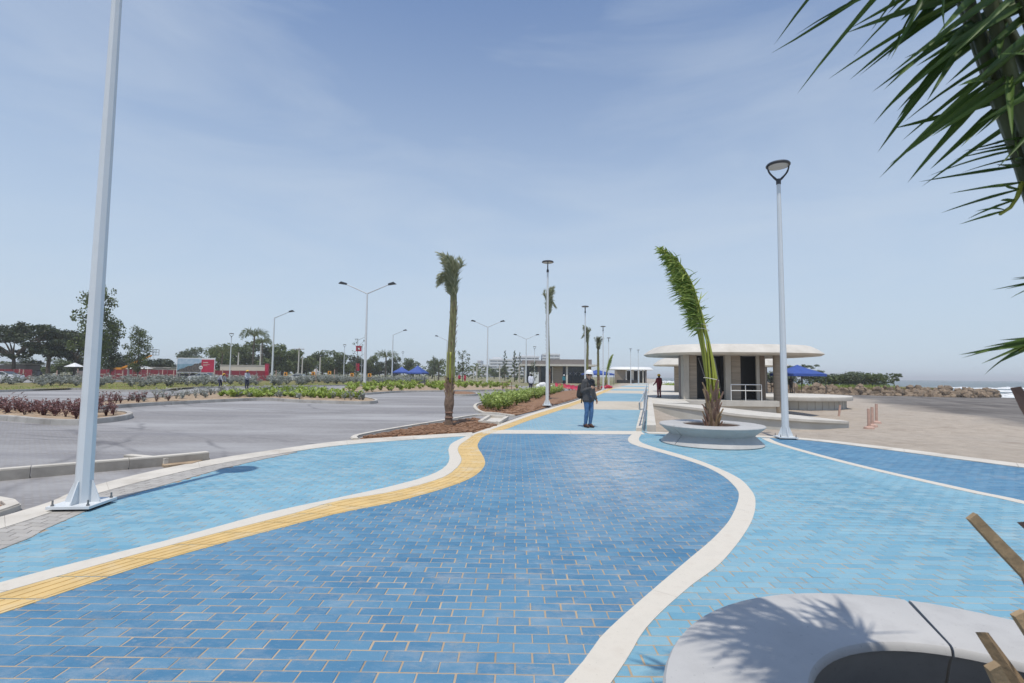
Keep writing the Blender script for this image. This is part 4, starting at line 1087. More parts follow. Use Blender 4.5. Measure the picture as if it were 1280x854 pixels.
for o, ls in rest.values():
    m = MB(); v = []
    for p, d, L, w, dr, nr in ls: v += [rr_.random()] * blade(m, p, d, L, w, dr, nr, 5)
    m.build('leaflets', M['near_frond'], o, smooth='all', rnd=v, kind='stuff')
print('near leaflets', cnt)
# ------------------------------------------------------------------ plaza, pavilions, ramp, terrace by the beach
PLAZA = [(7.55, 28.9), (8.5, 29.25), (10.4, 30.0), (11.2, 33.25), (17.25, 33.25), (17.6, 45), (24, 56), (33, 101), (37, 128), (34.4, 128)]
m = MB(); pl = PLAZA + [(rail_x(y) + .2, y) for y in (110, 90, 70, 50, 36)]
m.prism(pl, -1.6, -.004).build('plaza', M['conc'], kind='structure')
MB().prism([(11.05, 33.0), (17.35, 33.0), (17.7, 39), (17.7, 45.2), (11.05, 45.2)], -.36, .012).build('pavilion_floor', M['conc'], kind='structure')
T_out = crv([(7.75, 29.0, .0), (8.9, 27.9, -.06), (10.08, 27, -.16), (11.4, 26, -.33), (13.44, 25.4, -.46), (15.35, 25.6, -.58), (17.3, 26.4, -.70), (18.15, 27.4, -.78)], 60)
T_in = crv([(7.9, 29.2, -.0), (9.2, 29.3, -.02), (10.7, 29.6, -.10), (12.3, 29.3, -.24), (14, 28.9, -.40), (15.8, 28.7, -.55), (17.4, 28.5, -.70), (18.15, 27.9, -.78)], 60)
t = thing('access_ramp', 'curved pale concrete ramp wall sweeping down to the sand behind the leaning palm', 'ramp', (12.5, 26.5, -1.05))
off = -Vector((12.5, 26.5, -1.05))
A = [v + off for v in T_out]; B = [v + off for v in T_in]
MB().ribbon([a.lerp(b, .02) for a, b in zip(A, B)], B, -.13, -1.2, True).build('ramp_wall', M['wall_conc'], t)
MB().ribbon([a.lerp(b, -.015) for a, b in zip(A, B)], [a.lerp(b, 1.005) for a, b in zip(A, B)], 0, -.125, True).build('ramp_slab', M['conc'], t)
# ground of the sunken pit behind the ramp
def super_ring(cx, cy, a, b, z, n=56, e=2.8):
    out = []
    for k in range(n):
        w = 2 * math.pi * k / n; c, s = math.cos(w), math.sin(w)
        out.append((cx + a * abs(c) ** (2 / e) * math.copysign(1, c), cy + b * abs(s) ** (2 / e) * math.copysign(1, s), z))
    return out
def mushroom_roof(parent, cx, cy, a, b, z0, z1, mat='conc', e=2.8):
    n = 56; rings = []
    for k, zz in ((.80, z0 + .02), (.97, z0 + .05), (1.0, z0 + .16), (.985, z0 + .26), (.93, z0 + (z1 - z0) * .66), (.875, z0 + (z1 - z0) * .92), (.84, z1), (.5, z1 + .03)):
        da = a * (1 - k); rings.append(super_ring(cx, cy, a - da, b - da * .9 if b - da * .9 > .3 else .3, zz, n, e))
    m = MB(); vv = [v for r_ in rings for v in r_]
    ff = [(i * n + k, i * n + (k + 1) % n, (i + 1) * n + (k + 1) % n, (i + 1) * n + k) for i in range(len(rings) - 1) for k in range(n)]
    ff += [tuple(range(n - 1, -1, -1)), tuple(range((len(rings) - 1) * n, len(rings) * n))]
    return m.add(vv, ff).build('roof', M[mat], parent, smooth=30)
kx, ky = X(911, 37), 37.0
t = thing('beach_pavilion', 'pale concrete pavilion with wide mushroom roof directly behind the leaning palm', 'pavilion', (kx, ky, 0))
def L(x, y): return (x - kx, y - ky)
mushroom_roof(t, 0, 0, 6.02, 4.6, 3.04, 3.80)
yf = 34.2
def wall_box(nm, px0, px1, y, depth, z0, z1, mat, par=t, ox=None, oy=None):
    x0, x1 = X(px0, y), X(px1, y); c = L((x0 + x1) / 2, y + depth / 2)
    return MB().box((c[0], c[1], (z0 + z1) / 2), (x1 - x0, depth, z1 - z0)).build(nm, M[mat], par)
wall_box('dark_jamb', 850, 854.5, yf + .6, .3, .01, 3.05, 'taupe')
wall_box('pillar', 854.5, 861.5, yf, .6, .01, 3.06, 'pillar_conc'); pn = wall_box('wall_panel', 861.7, 871, yf + .15, .25, .01, 3.06, 'board_conc')
wall_box('pillar', 907, 914, yf, .3, .01, 3.06, 'pillar_conc'); wall_box('wall_panel', 914.2, 925.8, yf + .12, .25, .01, 3.06, 'board_conc')
wall_box('pillar', 945.8, 949.8, yf + .1, .15, .01, 3.06, 'pillar_conc'); wall_box('brown_pillar', 950.3, 956, yf + .15, .3, .01, 3.06, 'brown_conc')
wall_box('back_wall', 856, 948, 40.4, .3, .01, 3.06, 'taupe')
for pa, pb in ((852.5, 855), (951.5, 950)):                # side walls draw in towards the back
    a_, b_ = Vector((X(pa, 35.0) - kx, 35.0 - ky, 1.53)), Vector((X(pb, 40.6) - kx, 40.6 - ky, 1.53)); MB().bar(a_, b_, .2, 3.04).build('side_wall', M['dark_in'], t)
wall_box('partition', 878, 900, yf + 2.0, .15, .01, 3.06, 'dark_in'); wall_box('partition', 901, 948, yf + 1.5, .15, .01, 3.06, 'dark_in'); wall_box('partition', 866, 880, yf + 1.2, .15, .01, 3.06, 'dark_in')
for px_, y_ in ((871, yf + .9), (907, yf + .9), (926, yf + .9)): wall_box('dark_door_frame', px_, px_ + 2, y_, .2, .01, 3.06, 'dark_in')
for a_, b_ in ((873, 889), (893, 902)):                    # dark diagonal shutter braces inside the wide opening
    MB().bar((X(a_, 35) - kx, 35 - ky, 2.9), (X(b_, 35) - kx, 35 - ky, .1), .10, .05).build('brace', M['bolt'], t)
cx_, cy_ = L(X(972.5, 33.8), 33.8)
MB().lathe([(.30, -1.15), (.30, 3.1)], 20, (cx_, cy_, 0)).build('column', M['board_conc'], t, smooth=True)
cx_, cy_ = L(X(952, 40.5), 40.5); MB().lathe([(.28, -.2), (.28, 3.1)], 16, (cx_, cy_, 0)).build('column', M['board_conc'], t, smooth=True)
# railing on the slab edge
q0, q1, q2 = X(913.5, 33.2), X(931.5, 33.2), X(951.5, 33.2)
rl = thing('slab_railing', 'short white two bar railing in front of the right door of the big pavilion', 'railing', (q0, 33.2, .012))
for q in (q0, q1, q2): MB().tube([(q - q0, 0, 0), (q - q0, 0, 1.06)], .028, 8).build('post', M['white'], rl)
for z in (.66, 1.06): MB().tube([(-.0, 0, z), (q2 - q0, 0, z)], .03, 8).build('rail', M['white'], rl)
# second pavilion behind, far pavilion
k2x, k2y = X(899, 52), 52.0
t = thing('beach_pavilion', 'second pale pavilion half hidden behind the big mushroom roofed one', 'pavilion', (k2x, k2y, 0))
mushroom_roof(t, 0, 0, 6.7, 3.6, 2.62, 3.5)
for px_ in (847, 953): MB().lathe([(.34, -.3), (.34, 2.7)], 16, (X(px_, 51) - k2x, -1, 0)).build('column', M['board_conc'], t, smooth=True)
MB().box((1.0, 1.5, 1.3), (8.0, 3.0, 2.7)).build('core_wall', M['taupe'], t)
kfx, kfy = X(788.5, 124), 124.0
t = thing('beach_pavilion', 'small far pavilion with white roof at the end of the walkway', 'pavilion', (kfx, kfy, 0))
mushroom_roof(t, 0, 0, 5.4, 4.0, 3.1, 3.9, 'white')
for px0, px1, y, mt in ((768.5, 781.5, 121.2, 'board_conc'), (781.8, 783.5, 121, 'conc'), (789, 792, 121.3, 'conc'), (797, 799.5, 121.3, 'conc'), (803, 804.3, 121, 'conc'), (806.5, 808.2, 121, 'taupe')):
    x0, x1 = X(px0, y), X(px1, y); MB().box(((x0 + x1) / 2 - kfx, y - kfy, 1.55), (x1 - x0, .4, 3.12)).build('wall_panel' if px1 - px0 > 5 else 'pillar', M[mt], t)
MB().box((.3, .6, 1.5), (7.4, .3, 3.0)).build('back_wall', M['dark_in'], t)
MB().box((-1.5, -3.2, .35), (5.2, .7, .7)).build('low_bench', M['dark_in'], t)
# railing with a concrete kerb along the walkway's seaward edge
rl = thing('walkway_railing', 'long grey metal railing on a pale kerb along the right edge of the walkway', 'railing', (rail_x(14), 14, 0))
ro = -Vector((rail_x(14), 14, 0))
def rp(y, o=0.0, z=0.0): return Vector((rail_x(y) + o, y, z)) + ro
MB().ribbon([rp(y, -.10) for y in np.linspace(14.0, 33, 20)], [rp(y, .06) for y in np.linspace(14.0, 33, 20)], .10, -.05).build('kerb', M['pale_curb'], rl)
MB().ribbon([rp(y, .20) for y in np.linspace(14.2, 33, 20)], [rp(y, .46) for y in np.linspace(14.2, 33, 20)], .16, -1.0).build('retaining_kerb', M['conc'], rl)
pmesh = MB().box((0, 0, .54), (.012, .20, 1.06)).mesh('post', M['grey_steel'])
for i in range(16): link('post', pmesh, rl, rp(14.15 + i * 1.25, .12), (0, 0, -math.atan(.266)))
for z, o in ((1.05, .12), (.55, .14), (.3, .14)): MB().tube([rp(14.1, o, z), rp(33, o, z)], .022, 8).build('rail', M['grey_steel'], rl)
MB().tube(crv([rp(33, .03, .78), rp(20, .03, .78), rp(14.8, .0, .78), rp(14.45, -.02, .74), rp(14.4, -.03, .66), rp(14.55, .0, .58), rp(15.0, .06, .56)], 40), .022, 8).build('handrail', M['grey_steel'], rl, smooth=True)
# round terrace on the beach
tcx, tcy, tr = 24.0, 47.0, 6.3
t = thing('round_terrace', 'wide round pale concrete terrace raised on the sand behind the right lamp post', 'terrace', (tcx, tcy, -1.1))
MB().lathe([(tr - .5, -.3), (tr - .5, .78)], 64).build('terrace_wall', M['wall_conc'], t, smooth=True)
MB().lathe([(tr, .76), (tr + .02, .80), (tr, 1.08), (tr - .05, 1.11)], 64).build('terrace_slab', M['conc'], t, smooth=40)
for k in range(26):
    a = R(190 + k * 6.6); MB().box(((tr - .49) * math.cos(a), (tr - .49) * math.sin(a), .38), (.03, .02, .78), a).build('joint_strip', M['curb'], t)
# loose posts on the sand
g = 'pinkish posts standing in the sand'
pz = MB().tube([(0, 0, 0), (.01, .0, 1.0)], [.055, .05], 10)
for k, (px_, py_, hh, lb) in enumerate([(1086.5, 536.5, 1.0, 'left one of three pinkish pipes standing together in the sand'), (1090.5, 533.5, .95, 'middle one of three pinkish pipes standing together in the sand'), (1095.5, 529.5, .98, 'right one of three pinkish pipes standing together in the sand')]):
    q = G(px_, py_, -.8)
    for _ in range(6): q = G(px_, py_, tz(q.x, q.y))
    s = (25 if k == 0 else 24) / F_PX * q.y
    o = thing('sand_post', lb, 'post', q, 0, g)
    MB().tube([(0, 0, -.1), (.02 * k, 0, s)], [.075, .07], 10).build('pipe', M['pink_post'], o, smooth=True)
    MB().lathe([(.26, -.05), (.24, .10), (.10, .16)], 14).build('foot', M['pink_post'], o, smooth=40)
for px_, py_, hh, lb, mt, ly in [(1013, 511.5, .95, 'short thin post in the sand in front of the terrace left part', 'pink_post', .02), (1037.5, 510, .9, 'post with a yellow cap leaning by the terrace wall', 'brown_conc', -.15), (1048.5, 520, 1.0, 'dark reddish stake leaning right of the ramp end', 'pink_post', .12)]:
    q = G(px_, py_, -1.08)
    o = thing('sand_stake', lb, 'stake', q)
    MB().tube([(0, 0, -.1), (ly, 0, 13.5 / F_PX * q.y)], .07, 8).build('stick', M[mt], o)
    if 'yellow' in lb: MB().lathe([(.0, .0), (.28, .05), (.3, .2), (.16, .34), (0, .38)], 12, (ly - .1, -.05, 9 / F_PX * q.y)).build('cap', M['hat_yellow'], o, smooth=True)
# blue canopies
def canopy(name, label, loc, w, d, he, hp, rz=0.0, group=None):
    t = thing(name, label, 'canopy', loc, rz, group)
    x, y = w / 2, d / 2; m = MB()
    n = 6; vv = [(0, 0, hp)]
    for sx, sy in ((-1, -1), (1, -1), (1, 1), (-1, 1)):
        for k in range(1, n + 1):
            u = k / n; vv.append((sx * x * u, sy * y * u, hp - (hp - he) * (u ** .85)))
    def id_(c, k): return 0 if k == 0 else 1 + c * n + k - 1
    ff = []
    for c in range(4):
        c2 = (c + 1) % 4
        ff.append((0, id_(c, 1), id_(c2, 1)))
        for k in range(1, n): ff.append((id_(c, k), id_(c, k + 1), id_(c2, k + 1), id_(c2, k)))
    m.add(vv, ff).build('roof_cloth', M['blue_canvas'], t, smooth=True)
    m = MB()
    for a, b in (((-x, -y), (x, -y)), ((x, -y), (x, y)), ((x, y), (-x, y)), ((-x, y), (-x, -y))):
        m.bar((a[0], a[1], he - .12), (b[0], b[1], he - .12), .02, .26)
    m.build('valance', M['blue_canvas'], t)
    for sx in (-1, 1):
        for sy in (-1, 1): MB().tube([(sx * (x - .08), sy * (y - .08), 0), (sx * (x - .08), sy * (y - .08), he)], .035, 6).build('leg', M['dark_steel'], t)
    return t
canopy('beach_canopy', 'blue pop up canopy on the round terrace behind the right lamp post', (X(997, 52), 52, -.0), 3.9, 3.4, 2.0, 2.95, R(12))
canopy('parking_canopy', 'left of two far blue canopies beside the tall street light', (X(502, 98), 98, -.02), 3.3, 3.2, 2.0, 3.1, R(10), 'far blue canopies')
canopy('parking_canopy', 'right of two far blue canopies beside the tall street light', (X(522, 94), 94, -.02), 3.2, 3.1, 1.9, 3.3, R(-14), 'far blue canopies')
canopy('parking_canopy', 'low blue canopy peeping out right of the woman behind the palms', (X(747, 88), 88, -.02), 4.4, 4, 2.0, 2.75, R(20))

# ------------------------------------------------------------------ flat roofed building at the end of the mulch bed
bx, by = X(700, 108), 108.0
t = thing('flat_roofed_building', 'low flat roofed building with taupe fascia and dark glass fronts left of the woman', 'building', (bx, by, 0))
def bl(px_, y=108.0): return X(px_, y) - bx
def bbox(nm, px0, px1, z0, z1, y, d, mat, par=t): return MB().box(((bl(px0) + bl(px1)) / 2, y + d / 2, (z0 + z1) / 2), (bl(px1) - bl(px0), d, z1 - z0)).build(nm, M[mat], par)
bbox('fascia', 652.5, 688, 4.05, 4.85, -.6, 9, 'taupe'); bbox('fascia', 687, 739, 4.05, 5.12, -.9, 10, 'taupe')
bbox('roof_slab', 650, 690, 3.62, 4.03, -1.2, 10, 'conc'); bbox('roof_slab', 686, 745, 3.64, 4.04, -1.5, 11, 'conc')
rm = bbox('wall_panel', 691, 703.3, -.1, 3.63, -.2, .3, 'board_conc'); bbox('wall_panel', 672, 676, -.1, 3.63, .2, .3, 'taupe')
bbox('pillar', 707, 709.3, -.1, 3.63, -.9, .4, 'conc'); bbox('pillar', 655.4, 656.8, -.1, 3.63, -.9, .4, 'conc'); bbox('pillar', 690, 691, -.1, 3.63, -.5, .4, 'conc')
bbox('wall_panel', 730, 739, -.1, 3.63, -.1, .3, 'board_conc')
for a_, b_ in ((656.8, 664), (664.2, 672), (676.3, 683), (683.2, 690), (703.5, 707), (709.6, 716), (716.2, 723), (723.2, 730)):
    w_ = bbox('window', a_, b_, -.05, 3.6, .4, .12, 'dark_steel'); bbox('pane', a_ + .4, b_ - .4, .05, 3.5, .36, .05, 'glass', w_)
    if a_ > 709:
        for s in (-1, 1):
            mx_ = (bl(a_) + bl(b_)) / 2; MB().bar((mx_ - .35 * s, .34, 1.7), (mx_ + .35 * s, .34, 2.4), .07, .03).build('white_tape', M['white'], w_)
bbox('core_wall', 655, 740, -.1, 3.62, 1.0, 6, 'dark_in')
MB().box((bl(667), -3.2, 1.1), (1.9, 1.2, 2.3)).build('kiosk_box', M['white'], t)

# ------------------------------------------------------------------ distant hotel blocks
def block(label, px0, px1, pyt, d, floors, gap=.55, dep=30, roofbits=()):
    x0, x1 = X(px0, d), X(px1, d); h = Z((px0 + px1) / 2, pyt, d)
    t = thing('hotel_block', label, 'hotel', ((x0 + x1) / 2, d, 0), 0, 'distant hotel blocks')
    w = x1 - x0
    MB().box((0, dep / 2, h / 2), (w * .97, dep, h)).build('wall', M['hotel'], t)
    fh = h / floors
    for k in range(1, floors + 1):
        MB().box((0, dep / 2 - .6, k * fh - .15 - .01 * k), (w, dep + 1.2, fh * (1 - gap) + .2)).build('floor_slab', M['hotel'], t)
    n = max(3, int(w / 6))
    for k in range(floors):
        for i in range(n):
            MB().box((-w * .47 + w * .94 * (i + .5) / n, -.06, k * fh + fh * (gap / 2)), (w * .94 / n * .8, .2, fh * gap * .9)).build('window', M['hotel_glass'], t)
    for a_, b_, pt in roofbits:
        xa, xb, hh = X(a_, d), X(b_, d), Z((a_ + b_) / 2, pt, d)
        MB().box(((xa + xb) / 2 - (x0 + x1) / 2, dep / 2, (h + hh) / 2), (xb - xa, dep * .7, hh - h)).build('roof_room', M['hotel'], t)
block('long white hotel with stacked balconies far behind the parking lot palms', 611, 642, 449.5, 430, 6, roofbits=((615, 627, 446.5),))
block('white hotel wing behind the thin conifer far away', 640, 674, 446, 450, 7, roofbits=((652, 670, 444),))
block('white hotel top rising above the flat roofed building', 678, 700, 443, 440, 8, roofbits=((679.5, 684, 442), (689, 696, 441.5)))
block('slim white tower block at the left end of the hotels', 596.5, 601.5, 451, 470, 7)
block('low tan and white apartment block left of the hotels', 602, 609, 456.5, 440, 4)

# ------------------------------------------------------------------ breakwater
bk = thing('breakwater', 'breakwater of tumbled tan boulders running out into the sea', 'breakwater', (62, 87, -1.4))
r = random.Random(12)
def rock_mesh(k):
    q = random.Random(k); bm = bmesh.new(); bmesh.ops.create_icosphere(bm, subdivisions=1, radius=.5)
    for v in bm.verts: v.co = Vector((v.co.x * q.uniform(.7, 1.3), v.co.y * q.uniform(.7, 1.3), v.co.z * q.uniform(.6, 1.1)))
    me = bpy.data.meshes.new('rock'); bm.to_mesh(me); bm.free(); me.materials.append(M['rock']); return me
RK = [rock_mesh(k) for k in range(8)]
bpath = crv([(34, 88, 0), (48, 86.5, 0), (62, 86.5, 0), (76, 89.5, 0), (86.5, 93.5, 0)], 60)
core = MB(); core.ribbon([p + Vector((0, -1.3, 0)) for p in bpath], [p + Vector((0, 3.2, 0)) for p in bpath], -.5, -2.5); core.v = [(v[0] - 62, v[1] - 87, v[2] + 1.4) for v in core.v]
core.build('rubble_core', M['rock'], bk)
for i in range(272):
    u = r.random(); p = bpath[int(u * 59)]; row = r.choice((0, 0, 1, 1, 2, 2, 3)); f = 1 if u < .9 else 1 - (u - .9) * 5
    z = -1.35 + row * .46 * f + r.uniform(-.15, .2); y = p.y - 2.3 + row * .75 + r.uniform(-.35, .35)
    o = link('rock', RK[r.randrange(8)], bk, (p.x - 62 + r.uniform(-.4, .4), y - 87, z + 1.4), (r.uniform(0, 6), r.uniform(0, 6), r.uniform(0, 6)))
    s = r.uniform(.8, 1.55); o.scale = (s, s, s * r.uniform(.8, 1))
for k in range(26):
    a = r.uniform(-2.2, 1.0); p = Vector((87.6, 94, 0)) + Vector((math.cos(a) * r.uniform(0, 2.6), math.sin(a) * 2, 0))
    o = link('rock', RK[r.randrange(8)], bk, (p.x - 62, p.y - 87, r.uniform(-.2, .9)), (r.uniform(0, 6), r.uniform(0, 6), 0)); s = r.uniform(1, 1.7); o.scale = (s, s, s)
spit = MB(); sp_ = crv([(30, 90, 0), (48, 89, 0), (62, 89, 0), (74, 91.5, 0), (80, 93, 0)], 40)
spit.ribbon(sp_, [p + Vector((-2, 16, 0)) for p in sp_], .02, -2.5)
spit.build('grassy_spit', M['turf'], kind='structure')

# ------------------------------------------------------------------ people
def capsule(bm, p0, r0, p1, r1, n=10):
    p0, p1 = Vector(p0), Vector(p1); d = p1 - p0; Ln = d.length
    d = d / Ln if Ln > 1e-6 else Vector((0, 0, 1)); a = Vector((1, 0, 0)) if abs(d.x) < .9 else Vector((0, 1, 0))
    a = (a - d * a.dot(d)).normalized(); b = d.cross(a); rings = []
    for ph in (-90, -50, -15): rings.append((p0 + d * r0 * math.sin(R(ph)), r0 * math.cos(R(ph))))
    for ph in (15, 50, 90): rings.append((p1 + d * r1 * math.sin(R(ph)), r1 * math.cos(R(ph))))
    L_ = []
    for c, rr in rings:
        if rr < 1e-4: L_.append([bm.verts.new(c)])
        else: L_.append([bm.verts.new(c + (a * math.cos(2 * math.pi * k / n) + b * math.sin(2 * math.pi * k / n)) * rr) for k in range(n)])
    for u, v in zip(L_, L_[1:]):
        for k in range(n):
            k2 = (k + 1) % n
            if len(u) == 1: bm.faces.new((u[0], v[k2], v[k]))
            elif len(v) == 1: bm.faces.new((u[k], u[k2], v[0]))
            else: bm.faces.new((u[k], u[k2], v[k2], v[k]))
def blob(name, caps, voxel, mat, parent, smooth=4):
    bm = bmesh.new()
    for c in caps:
        if c[0] == 'e':
            mt = Matrix.Translation(c[1]) @ Matrix.Diagonal((*c[2], 1)); bmesh.ops.create_uvsphere(bm, u_segments=16, v_segments=10, radius=1.0, matrix=mt)
        else: capsule(bm, *c)
    me = bpy.data.meshes.new(name); bm.to_mesh(me); bm.free()
    o = bpy.data.objects.new(name, me); COL.objects.link(o)
    md = o.modifiers.new('m', 'REMESH'); md.mode = 'VOXEL'; md.voxel_size = voxel
    sm = o.modifiers.new('s', 'SMOOTH'); sm.iterations = smooth; sm.factor = .5
    dg = bpy.context.evaluated_depsgraph_get(); dg.update()
    m2 = bpy.data.meshes.new_from_object(o.evaluated_get(dg)); m2.name = name
    bpy.data.objects.remove(o); m2.materials.clear(); m2.materials.append(mat)
    m2.polygons.foreach_set('use_smooth', [True] * len(m2.polygons))
    return link(name, m2, parent)
def V3(*a): return Vector(a)
def person(label, loc, rz, J, wear, hat, skin='skin', voxel=.012, scale=1.0, group=None, hair=True, extra=None):
    """J: joints in metres, the figure facing -Y, its right hand side at -X"""
    t = thing('person', label, 'person', loc, rz, group); t.scale = (scale,) * 3
    D = dict(pel=V3(0, 0, .93), che=V3(0, 0, 1.27), nek=V3(0, .0, 1.44), hed=V3(0, -.015, 1.575),
             shR=V3(-.17, 0, 1.39), elR=V3(-.21, .02, 1.11), wrR=V3(-.20, -.06, .86), shL=V3(.17, 0, 1.39), elL=V3(.21, .02, 1.11), wrL=V3(.20, -.06, .86),
             hiR=V3(-.085, 0, .90), knR=V3(-.095, -.02, .49), anR=V3(-.10, .02, .09), hiL=V3(.085, 0, .90), knL=V3(.095, -.02, .49), anL=V3(.10, .02, .09), toe=V3(0, -.16, -.05), look=V3(0, -1, 0))
    D.update(J); pel, che, nek, hed = D['pel'], D['che'], D['nek'], D['hed']; S = M[skin]
    side = (D['shL'] - D['shR']).normalized(); hs = (D['hiL'] - D['hiR']).normalized()
    torso = lambda e: [(pel - hs * .075, .105 + e, che - side * .085, .10 + e), (pel + hs * .075, .105 + e, che + side * .085, .10 + e), (che - side * .08, .095 + e, D['shR'] + side * .02, .062 + e), (che + side * .08, .095 + e, D['shL'] - side * .02, .062 + e), (D['shR'] + side * .03, .06 + e, nek + (D['shR'] - nek) * .3, .055 + e), (D['shL'] - side * .03, .06 + e, nek + (D['shL'] - nek) * .3, .055 + e)]
    arm = lambda s, e, k=1.0: [(D['sh' + s], .054 + e, D['el' + s], .042 + e), (D['el' + s], .041 + e, D['el' + s].lerp(D['wr' + s], k), .030 + e)]
    leg = lambda s, e, k=1.0: [(D['hi' + s], .088 + e, D['kn' + s], .057 + e), (D['kn' + s], .056 + e, D['kn' + s].lerp(D['an' + s], .35), .058 + e), (D['kn' + s].lerp(D['an' + s], .35), .057 + e, D['kn' + s].lerp(D['an' + s], k), .038 + e)]
    lk = D['look'].normalized(); up = (hed - nek).normalized(); sd = lk.cross(up).normalized()
    body = torso(0) + arm('R', 0) + arm('L', 0) + leg('R', 0) + leg('L', 0)
    body += [(nek + V3(0, 0, -.04), .056, hed, .052), (hed + up * .035, .088, hed + up * .045 - lk * .012, .088), (hed + lk * .022 - up * .02, .074, hed + lk * .040 - up * .075, .045),
             (hed + lk * .085 + up * .012, .011, hed + lk * .104 - up * .018, .015), (hed + lk * .083 - up * .048 - sd * .016, .012, hed + lk * .083 - up * .048 + sd * .016, .012)]
    for s in (-1, 1): body.append((hed + sd * s * .086 + up * .012, .016, hed + sd * s * .088 - up * .02, .013))
    for s in ('R', 'L'):
        w, e = D['wr' + s], D['el' + s]; d = D.get('hand' + s, (w - e)).normalized(); b = side * (1 if s == 'R' else -1)
        n = d.cross(b).normalized(); b = n.cross(d) * (-1 if n.cross(d).dot(b) < 0 else 1); th = b
        fw = D.get('palm' + s, V3(0, -1, 0)); wd = (fw - d * fw.dot(d)); wd = wd.normalized() if wd.length > .1 else b
        k2 = d.cross(wd).normalized()
        curl = k2 if k2.dot(b) > 0 else -k2
        for i in (-1, 0, 1): body.append((w + wd * i * .018, .018, w + d * .085 + wd * i * .024, .015))
        for i, ln in enumerate((.066, .078, .072, .056)):
            p = w + d * .088 + wd * (.030 - i * .020); q = p + d * ln * .52 + curl * .010; z = q + d * ln * .40 + curl * .026
            body += [(p, .0098, q, .0090), (q, .0090, z, .0078)]
        p = w + d * .03 + wd * .034; q = p + d * .035 + wd * .022 + curl * .012; body += [(p, .0125, q, .0105), (q, .0105, q + d * .028 + curl * .010, .0088)]
    blob('body', body, min(voxel, .011), S, t, 2)
    top, bottom, shoe, sleeve = wear
    blob('shirt', torso(.022) + [(pel + V3(0, 0, -.02), .12, pel + V3(0, 0, .02), .12)] + arm('R', .019, sleeve) + arm('L', .019, sleeve) + [(nek + V3(0, 0, -.05), .068, nek + V3(0, 0, -.005), .062)], voxel, M[top], t, 4)
    blob('trousers', [(pel - hs * .07, .118, pel + hs * .07, .118), (D['hiR'], .108, D['hiR'].lerp(D['knR'], .3), .095), (D['hiL'], .108, D['hiL'].lerp(D['knL'], .3), .095)] + leg('R', .012, .97) + leg('L', .012, .97), voxel, M[bottom], t, 3)
    for s in ('R', 'L'):
        a = D['an' + s]; tv = D.get('toe' + s, D['toe'])
        blob('shoe', [(a + V3(0, .02, .0), .052, a + V3(0, .035, -.045), .042), (a + V3(0, .03, -.045), .042, a + tv * .95, .036), (a, .05, a + tv * .5, .042)], .009, M[shoe], t, 2)
    for s in (-1, 1): MB().lathe([(0, -.011), (.009, -.006), (.011, 0), (.009, .006), (0, .011)], 10, tuple(hed + lk * .078 + sd * s * .032 + up * .022)).build('eye', M['black'], t, smooth=True)
    if hair: blob('hair', [(hed + up * .045 - lk * .02, .094, hed - up * .02 - lk * .035, .078)], .01, M['hair'], t, 2)
    if hat:
        m = MB(); n = 20; prof = [(.122, .0), (.119, .03), (.108, .07), (.078, .105), (.035, .122), (0, .126)]
        m.lathe(prof, n, sy=1.12); h_ = m.build('hard_hat', M[hat], t, smooth=60)
        rx = (Matrix((sd, lk * -1, up)).transposed()).to_euler(); h_.location = hed + up * .055; h_.rotation_euler = rx
        MB().add([(math.cos(a) * rr_ * .125, math.sin(a) * .14 * rr_ - (.045 if math.sin(a) < -.2 and rr_ > 1 else 0), zz) for rr_, zz in ((1.0, .006), (1.13, -.006), (1.13, -.014), (.98, -.008)) for a in [2 * math.pi * k / n for k in range(n)]],
                 [(i * n + k, i * n + (k + 1) % n, ((i + 1) % 4) * n + (k + 1) % n, ((i + 1) % 4) * n + k) for i in range(4) for k in range(n)]).build('brim', M[hat], h_, smooth=50)
        MB().bar((0, -.13, .035), (0, .13, .035), .03, .19).build('ridge', M[hat], h_) if False else None
    if extra: extra(t, D)
    return t
def woman_extra(t, D):
    hed, lk = D['hed'], D['look'].normalized(); sd = lk.cross(V3(0, 0, 1)).normalized()
    g_ = MB()
    for s in (-1, 1): g_.bar(hed + lk * .094 + sd * s * .008 + V3(0, 0, .022), hed + lk * .088 + sd * s * .062 + V3(0, 0, .022), .012, .036)
    g_.build('sunglasses', M['black'], t)
    for s in (-1, 1): MB().bar(hed + lk * .085 + sd * s * .066 + V3(0, 0, .026), hed + sd * s * .094 + V3(0, 0, .024), .006, .008).build('temple_arm', M['black'], t)
    bag = blob('backpack', [(V3(-.10, .24, 1.22), .10, V3(-.10, .26, .98), .13), (V3(.08, .24, 1.22), .10, V3(.08, .26, .98), .13), (V3(0, .31, 1.06), .10, V3(0, .31, .95), .11)], .016, M['bag'], t, 5)
    blob('pocket', [(V3(-.06, .40, .97), .045, V3(.06, .40, .97), .045), (V3(-.06, .40, 1.04), .04, V3(.06, .40, 1.04), .04)], .012, M['boots'], bag, 3)
    for s in (-1, 1): MB().tube(crv([(s * .10, .17, 1.34), (s * .11, .06, 1.455), (s * .115, -.09, 1.36), (s * .125, -.11, 1.22), (s * .15, -.02, 1.08), (s * .12, .16, 1.0)], 20), .018, 6).build('strap', M['bag'], t, smooth=True)
    MB().bar((-.03, .28, .90), (-.03, .29, .72), .035, .012).build('hanging_strap', M['bag'], bag)
    blob('jacket_hem', [(V3(-.08, 0, .90), .125, V3(.08, 0, .90), .125), (V3(-.08, 0, .84), .128, V3(.08, 0, .84), .128)], .014, M['jacket'], t, 4)
    c = MB().box((0, 0, 0), (.075, .012, .15)).build('phone', M['black'], t, loc=D['wrR'] + V3(.075, -.035, .06), rot=(R(30), R(35), 0))
